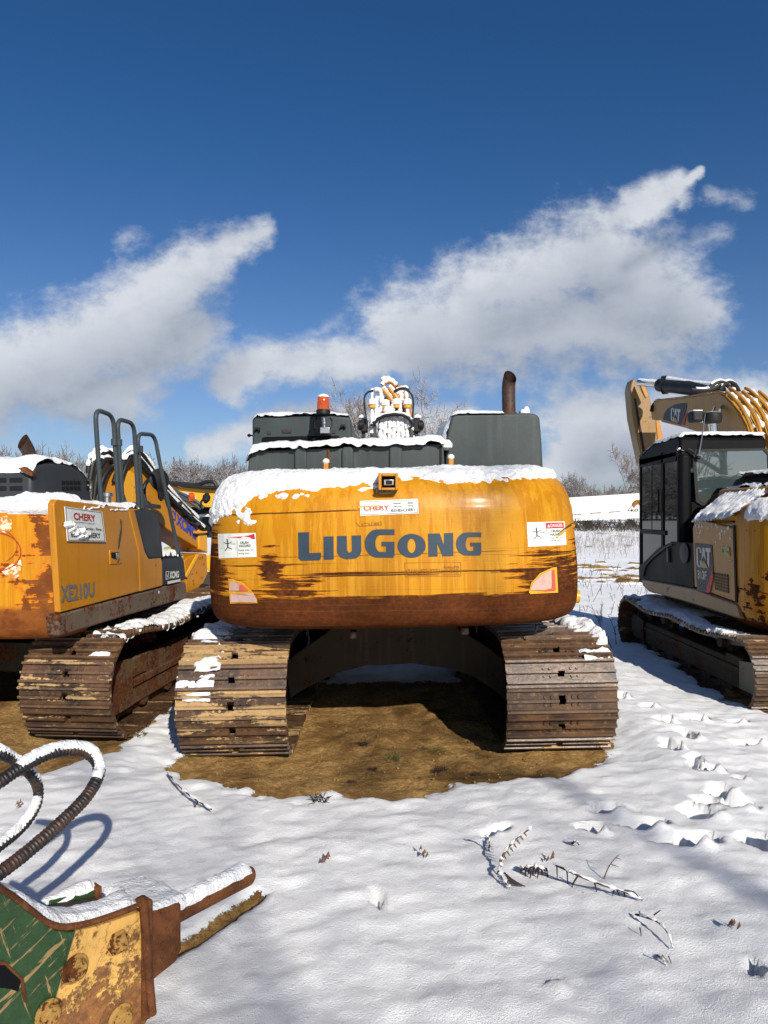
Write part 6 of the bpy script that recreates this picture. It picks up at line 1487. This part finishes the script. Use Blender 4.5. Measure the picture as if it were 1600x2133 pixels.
def np_mesh(name, V, Fc, m, smooth=False):
    me = bpy.data.meshes.new(name); me.vertices.add(len(V)); me.vertices.foreach_set('co', V.astype(np.float32).reshape(-1))
    me.loops.add(Fc.size); me.loops.foreach_set('vertex_index', Fc.astype(np.int32).reshape(-1)); k = Fc.shape[1]
    me.polygons.add(len(Fc)); me.polygons.foreach_set('loop_start', (np.arange(len(Fc))*k).astype(np.int32)); me.update(calc_edges=True)
    me.materials.append(MATS[m]); 
    if smooth: me.shade_smooth()
    o = bpy.data.objects.new(name, me); COL.objects.link(o); return o
def bare_tree(x, y, h, r0, seed, label, m='bark', lv=5, minr=.01, group=None, **kw):
    rt = thing('bare_tree', label, 'tree', (x, y, gz(x, y)), group=group); rnd = random.Random(seed); S = grow(rnd, h, r0, lv, minr=minr, **kw)
    T0 = [s for s in S if s[2] > r0*.40]; T1 = [s for s in S if s[2] <= r0*.40]
    for nm, ss, k in (('trunk', T0, 8), ('crown', T1, 4)):
        V, Fc = seg_mesh(ss, k); o = np_mesh(nm, V, Fc, m); o.parent = rt
    return rt
bare_tree(-1.2, 44, 8.3, .16, 5, 'tall bare tree rising behind the left side of the boom of the middle excavator', 'bark_pink', 5, .018, kids=(3, 5))
bare_tree(2.6, 43, 8.3, .16, 8, 'bare tree with spreading crown right of the boom of the middle excavator', 'bark_pink', 5, .018, kids=(3, 5), spread=.62)
bare_tree(4.1, 50, 6.4, .12, 3, 'low bare tree next to the tall side housing of the middle excavator', 'bark_pink', 4, .014, kids=(3, 4))
bare_tree(33.5, 97, 9.0, .20, 12, 'bare tree with pinkish drooping twigs behind the white trailer, left of the pair', 'bark_pink', 5, .03, kids=(3, 4))
bare_tree(36.5, 98, 8.6, .20, 15, 'bare tree behind the white trailer nearest the black cab', 'bark_pink', 5, .03, kids=(3, 4))
# trees on the viewer's side: their shadows fall over the yard
bare_tree(9.4, -15, 15, .22, 31, 'bare tree whose soft shadow crosses the snow on the right', 'bark', 4, .012, kids=(3, 4))
bare_tree(14.5, -13, 11, .24, 32, 'bare tree mirrored in the rear window of the black cab', 'bark', 5, .012, kids=(3, 4), start=.12)
# the far wood: one mass of frosted bare trees
def wood(name, spots, label, seed, m='bark_far'):
    rnd = random.Random(seed); protos = []
    for k in range(5):
        S = grow(rnd, 10, .16, 4, minr=.035, kids=(3, 5), start=.15, up=.35); protos.append(seg_mesh(S, 3, .04))
    VV, FF, o = [], [], 0
    for (x, y, s) in spots:
        V, Fc = protos[rnd.randrange(5)]; a = rnd.uniform(0, 6.28); c, sn = math.cos(a)*s, math.sin(a)*s
        W = np.stack([V[:, 0]*c-V[:, 1]*sn+x, V[:, 0]*sn+V[:, 1]*c+y, V[:, 2]*s*rnd.uniform(.9, 1.1)-.3], 1); VV.append(W); FF.append(Fc+o); o += len(V)
    ob = np_mesh(name, np.concatenate(VV), np.concatenate(FF), m); return solo(ob, label, 'woodland', kind='stuff')
rw_ = random.Random(77)
def topz(px):    # height of the treeline in pixels above the horizon
    return float(np.interp(px, [-100, 90, 180, 340, 420, 500, 600, 1100, 1180, 1225, 1260, 1400, 1700], [140, 138, 128, 112, 108, 106, 85, 70, 84, 70, 66, 60, 60]))
spots = []
for k in range(230):
    px = rw_.uniform(-140, 640); d = rw_.uniform(105, 150); hz_ = topz(px)/F*d+EYE-1.5; spots.append(((px-CXP)/F*d, d, hz_/10.2*rw_.uniform(.82, 1.02)))
wood('woodland', spots, 'hazy strip of snow-dusted bare woodland behind the left excavator', 1)
spots = []
for k in range(130):
    px = rw_.uniform(1120, 1720); d = rw_.uniform(110, 160); hz_ = topz(px)/F*d+EYE-1.5; spots.append(((px-CXP)/F*d, d, hz_/10.2*rw_.uniform(.82, 1.02)))
wood('woodland', spots, 'strip of snow-dusted bare woodland beyond the white trailer', 2)
# ------------------------------------------------------------ weeds of the field, brush under the trailer, twigs and stalks near by
def stalks(n, xr, yr, hr, seed, r, m, name, label, cat, bend=.3, br=2, dens=None):
    rnd = random.Random(seed); S = []
    X = [rnd.uniform(*xr) for _ in range(n)]; Y = [rnd.uniform(*yr)**1.0 for _ in range(n)]
    H, _ = ground_h(np.array([X]), np.array([Y])); H = H[0]
    for i in range(n):
        if dens and rnd.random() > dens(X[i], Y[i]): continue
        p = Vector((X[i], Y[i], float(H[i])-.02)); h = rnd.uniform(*hr); d = Vector((rnd.uniform(-bend, bend), rnd.uniform(-bend, bend), 1)).normalized()
        q = p+d*h; S.append((p, q, r, r*.6))
        for k in range(br):
            t = rnd.uniform(.4, 1); a = p.lerp(q, t); S.append((a, a+Vector((rnd.uniform(-1, 1), rnd.uniform(-1, 1), rnd.uniform(.2, 1.2)))*h*.22, r*.7, r*.5))
    V, Fc = seg_mesh(S, 3); return solo(np_mesh(name, V, Fc, m), label, cat, kind='stuff')
stalks(4200, (4, 30), (24, 66), (.15, .6), 3, .010, 'weed_frost', 'weeds', 'dry weeds standing through the snow of the field', 'weeds', dens=lambda x, y: .35+.65*(vn(x*.15, y*.3) > -.05))
stalks(1800, (12, 50), (60, 70), (.4, 1.1), 4, .03, 'brush_dark', 'brush', 'dark brush along the edge of the field under the trailer', 'brush', bend=.7, br=3)
stalks(200, (1.9, 6), (9, 22), (.12, .45), 6, .006, 'weed_dark', 'dead_stalks', 'scattered dead stalks on the snow right of the middle excavator', 'weeds', bend=.5)
def grp(px, py, dz=0.0):
    D = 4.0
    for _ in range(4): D = (EYE-gz((px-CXP)/F*D, D)-dz)*F/(py-CYP)
    return at(px, py, D)
def twig(pts, r, label, m='weed_dark', side=(), snow=True, seed=0, group=None, name='twig', cat='twig'):
    """pts: (px, py, height above the ground)"""
    rt = None; P = crom([grp(x, y, z) for x, y, z in pts], 6)
    rt = thing(name, label, cat, tuple(grp(pts[0][0], pts[0][1])), group=group)
    b = MB(); b.tube(P, r, 6, rf=lambda t: r*(1-.5*t)); b.build('stem', m, rt)
    for sp_ in side:
        Q = crom([grp(x, y, z) for x, y, z in sp_], 4); b = MB(); b.tube(Q, r*.6, 5, rf=lambda t: r*(.7-.4*t)); b.build('side_shoot', m, rt)
    if snow:
        b = MB(); b.tube([p+Vector((0, 0, r*.7)) for p in P], r, 7, rf=lambda t: max(.001, r*(.75+.6*math.sin(t*29+seed+P[0].x*9)+.4*math.sin(t*67+seed)))); b.build('snow_strip', 'snow', rt)
    return rt
twig([(350, 1609, .05), (372, 1635, .06), (400, 1660, .05), (441, 1686, .03)], .008, 'straight snow-topped stick lying left of the bare mud', side=([(405, 1664, .04), (412, 1672, .08), (404, 1680, .01)], [(425, 1676, .03), (418, 1672, .09)]), name='fallen_stick', cat='stick')
twig([(1042, 1795, .06), (1055, 1770, .12), (1078, 1745, .18), (1107, 1724, .24)], .007, 'upright fern-like frond poking up at the left of the dead stalks', 'weed', name='dead_frond', cat='plant', side=[[(1050+i*7, 1783-i*8, .09+i*.02), (1055+i*7, 1790-i*8, .06+i*.02)] for i in range(7)])
twig([(1018, 1772, .01), (1020, 1758, .05), (1017, 1745, .09), (1009, 1739, .11)], .005, 'small curled reddish stalk at the far left of the dead stalks', 'weed', name='dead_stalk', cat='plant')
twig([(1085, 1812, .03), (1105, 1806, .06), (1125, 1808, .06), (1140, 1816, .03)], .008, 'short arching frond hanging full of dark leaflets', 'weed_dark', name='dead_frond', cat='plant', side=[[(1088+i*5.6+(i*7%3), 1809+(i*5%4), .05), (1084+i*6+(i*5%6), 1819+(i*7%11), .0)] for i in range(10)])
twig([(1155, 1800, .10), (1180, 1812, .11), (1215, 1828, .10), (1260, 1845, .07), (1300, 1858, .05), (1338, 1875, .01)], .006, 'long low branch bending right over the snow with dark hanging leaves', 'weed_dark', name='dead_branch', cat='branch',
     side=[[(1160, 1802, .09), (1161, 1832, .0)], [(1181, 1812, .10), (1183, 1842, .0)], [(1205, 1823, .08), (1192, 1848, .0), (1216, 1860, .0)], [(1238, 1836, .08), (1243, 1858, .0)], [(1280, 1852, .05), (1276, 1866, .0)], [(1285, 1852, .05), (1290, 1866, .0)], [(1300, 1858, .04), (1302, 1868, .0)], [(1300, 1855, .05), (1320, 1858, .05), (1330, 1868, .03)]])
twig([(1045, 1800, .05), (1040, 1812, .05), (1048, 1830, .04), (1062, 1850, .01)], .007, 'dark clump of dead leaves at the foot of the fronds', 'weed_dark', name='leaf_clump', cat='leaves', side=[[(1050+i*3, 1818+i*5, .04), (1070+i*6, 1834+i*3, .02)] for i in range(5)]+[[(1042, 1806, .05), (1034, 1822, .0)]])
twig([(1258, 1830, .0), (1268, 1806, .06), (1280, 1790, .10), (1290, 1780, .12)], .003, 'thin forked sprig beyond the long low branch', 'weed', snow=False, name='sprig', cat='plant', side=[[(1272, 1800, .07), (1290, 1806, .08)], [(1283, 1787, .1), (1294, 1790, .1)]])
twig([(1325, 1905, .02), (1350, 1912, .05), (1372, 1922, .05), (1392, 1945, .04), (1401, 1975, .01)], .005, 'hooked arching stalk at the lower right with its shadow beside it', 'weed_dark', name='dead_stalk', cat='plant', side=[[(1362, 1906, .05), (1376, 1896, .07)], [(1333, 1932, .03), (1336, 1950, .0)]])
twig([(1370, 1990, .0), (1380, 1998, .02), (1388, 2012, .0)], .004, 'tiny grassy sprig below the hooked stalk', 'weed', name='sprig', cat='plant', side=[[(1380, 1990, .05), (1392, 2004, .02)], [(1393, 1992, .04), (1399, 2008, .0)]])
twig([(1192, 1757, .0), (1200, 1752, .05), (1206, 1760, .02)], .006, 'broken dark stalk tip beyond the long branch', 'weed_dark', name='dead_stalk', cat='plant')
twig([(1120, 1880, .0), (1016, 1868, .0)][:1]+[(1018, 1868, .03), (1022, 1850, .05), (1020, 1840, .06)], .005, 'small bent stalk in front of the leaf clump', 'weed_dark', name='dead_stalk', cat='plant') if False else None
for (x, y, lb) in ((674, 1800, 'small curled dead leaf between the mud and the chisel'), (1533, 1945, 'pale curled leaf on the snow at the lower right'), (1046, 1545, 'leaf at the inner foot of the right track'), (425, 1577, 'reddish leaf litter at the foot of the left track'), (35, 1690, 'reddish dead leaf beside the thin hose'), (880, 1790, 'tiny dark leaf in the middle of the snow'), (1145, 1800, 'dark leaf beyond the arching frond'), (300, 1480, 'leaf between the two left tracks')):
    p = grp(x, y); b = MB(); rr = random.Random(x)
    for k in range(3):
        q = p+Vector((rr.uniform(-.02, .02), rr.uniform(-.02, .02), .012+.01*k)); s = rr.uniform(.008, .016)
        b.add([q+Vector((-s, 0, 0)), q+Vector((0, -s*.6, .012)), q+Vector((s, 0, .02*rr.random())), q+Vector((0, s*.7, .015)), q+Vector((s*.4, 0, .035))], [(0, 1, 4), (1, 2, 4), (2, 3, 4), (3, 0, 4)])
    o = b.build('dead_leaf', 'weed'); solo(rebase(o, p), lb, 'leaf')
# tufts of grass in the mud
for k, (x, y, s, lb) in enumerate(((818, 1580, 1.0, 'green grass tuft in the middle of the bare mud'), (880, 1562, .7, 'small grass tuft right of the middle one'), (912, 1566, .7, 'grass tuft nearest the right track'), (758, 1550, .7, 'dry tuft left of the green tufts'), (666, 1665, .9, 'dark dead tuft by the snow edge at the front left of the mud'), (776, 1604, .6, 'dark tuft in front of the green one'), (992, 1612, .5, 'dark tuft on the right of the mud'), (920, 1605, .8, 'flat dead tuft in the right middle of the mud'), (292, 1532, .8, 'green tuft beside the left excavator track'), (735, 1630, .5, 'sparse dark tuft in the front of the mud'))):
    p = grp(x, y); rr = random.Random(k); S = []
    for j in range(60):
        a = p+Vector((rr.uniform(-.05, .05)*s, rr.uniform(-.05, .05)*s, -.005)); d = Vector((rr.uniform(-1, 1), rr.uniform(-1, 1), rr.uniform(.2, 1.0))).normalized()*rr.uniform(.03, .07)*s
        S += [(a, a+d*.5, .0026, .0022), (a+d*.5, a+d+Vector((0, 0, -.01)), .0022, .001)]
    V, Fc = seg_mesh(S, 3); o = np_mesh('grass_tuft', V, Fc, 'grass_green' if 'green' in lb.split()[0] or 'grass' in lb else 'weed_dark'); solo(rebase(o, p), lb, 'grass tuft', 'tufts in the mud')
# crumbs of mud and small stones
rr = random.Random(5); b = MB(); S = []
for k in range(800):
    x = rr.uniform(-1.4, 1.7); y = rr.uniform(4.3, 6.2); 
    if sdpoly(np.array([x]), np.array([y]), MUD[0])[0] < .05: continue
    s = .003+.014*rr.random()**3; c = Vector((x, y, gz(x, y)+s*.3)); vs = [c+Vector((rr.uniform(.6, 1)*s*sx_, rr.uniform(.6, 1)*s*sy_, rr.uniform(.5, .9)*s*sz_)) for sx_, sy_, sz_ in ((1, 0, 0), (0, 1, 0), (-1, 0, 0), (0, -1, 0), (0, 0, 1), (0, 0, -1))]
    b.add(vs, [(0, 1, 4), (1, 2, 4), (2, 3, 4), (3, 0, 4), (1, 0, 5), (2, 1, 5), (3, 2, 5), (0, 3, 5)])
o = b.build('mud_crumbs', 'mud_crumb' if 'mud_crumb' in MATS else 'skirt_rust', smooth=180); solo(o, 'crumbs of earth scattered over the bare mud', 'earth crumbs', kind='stuff')
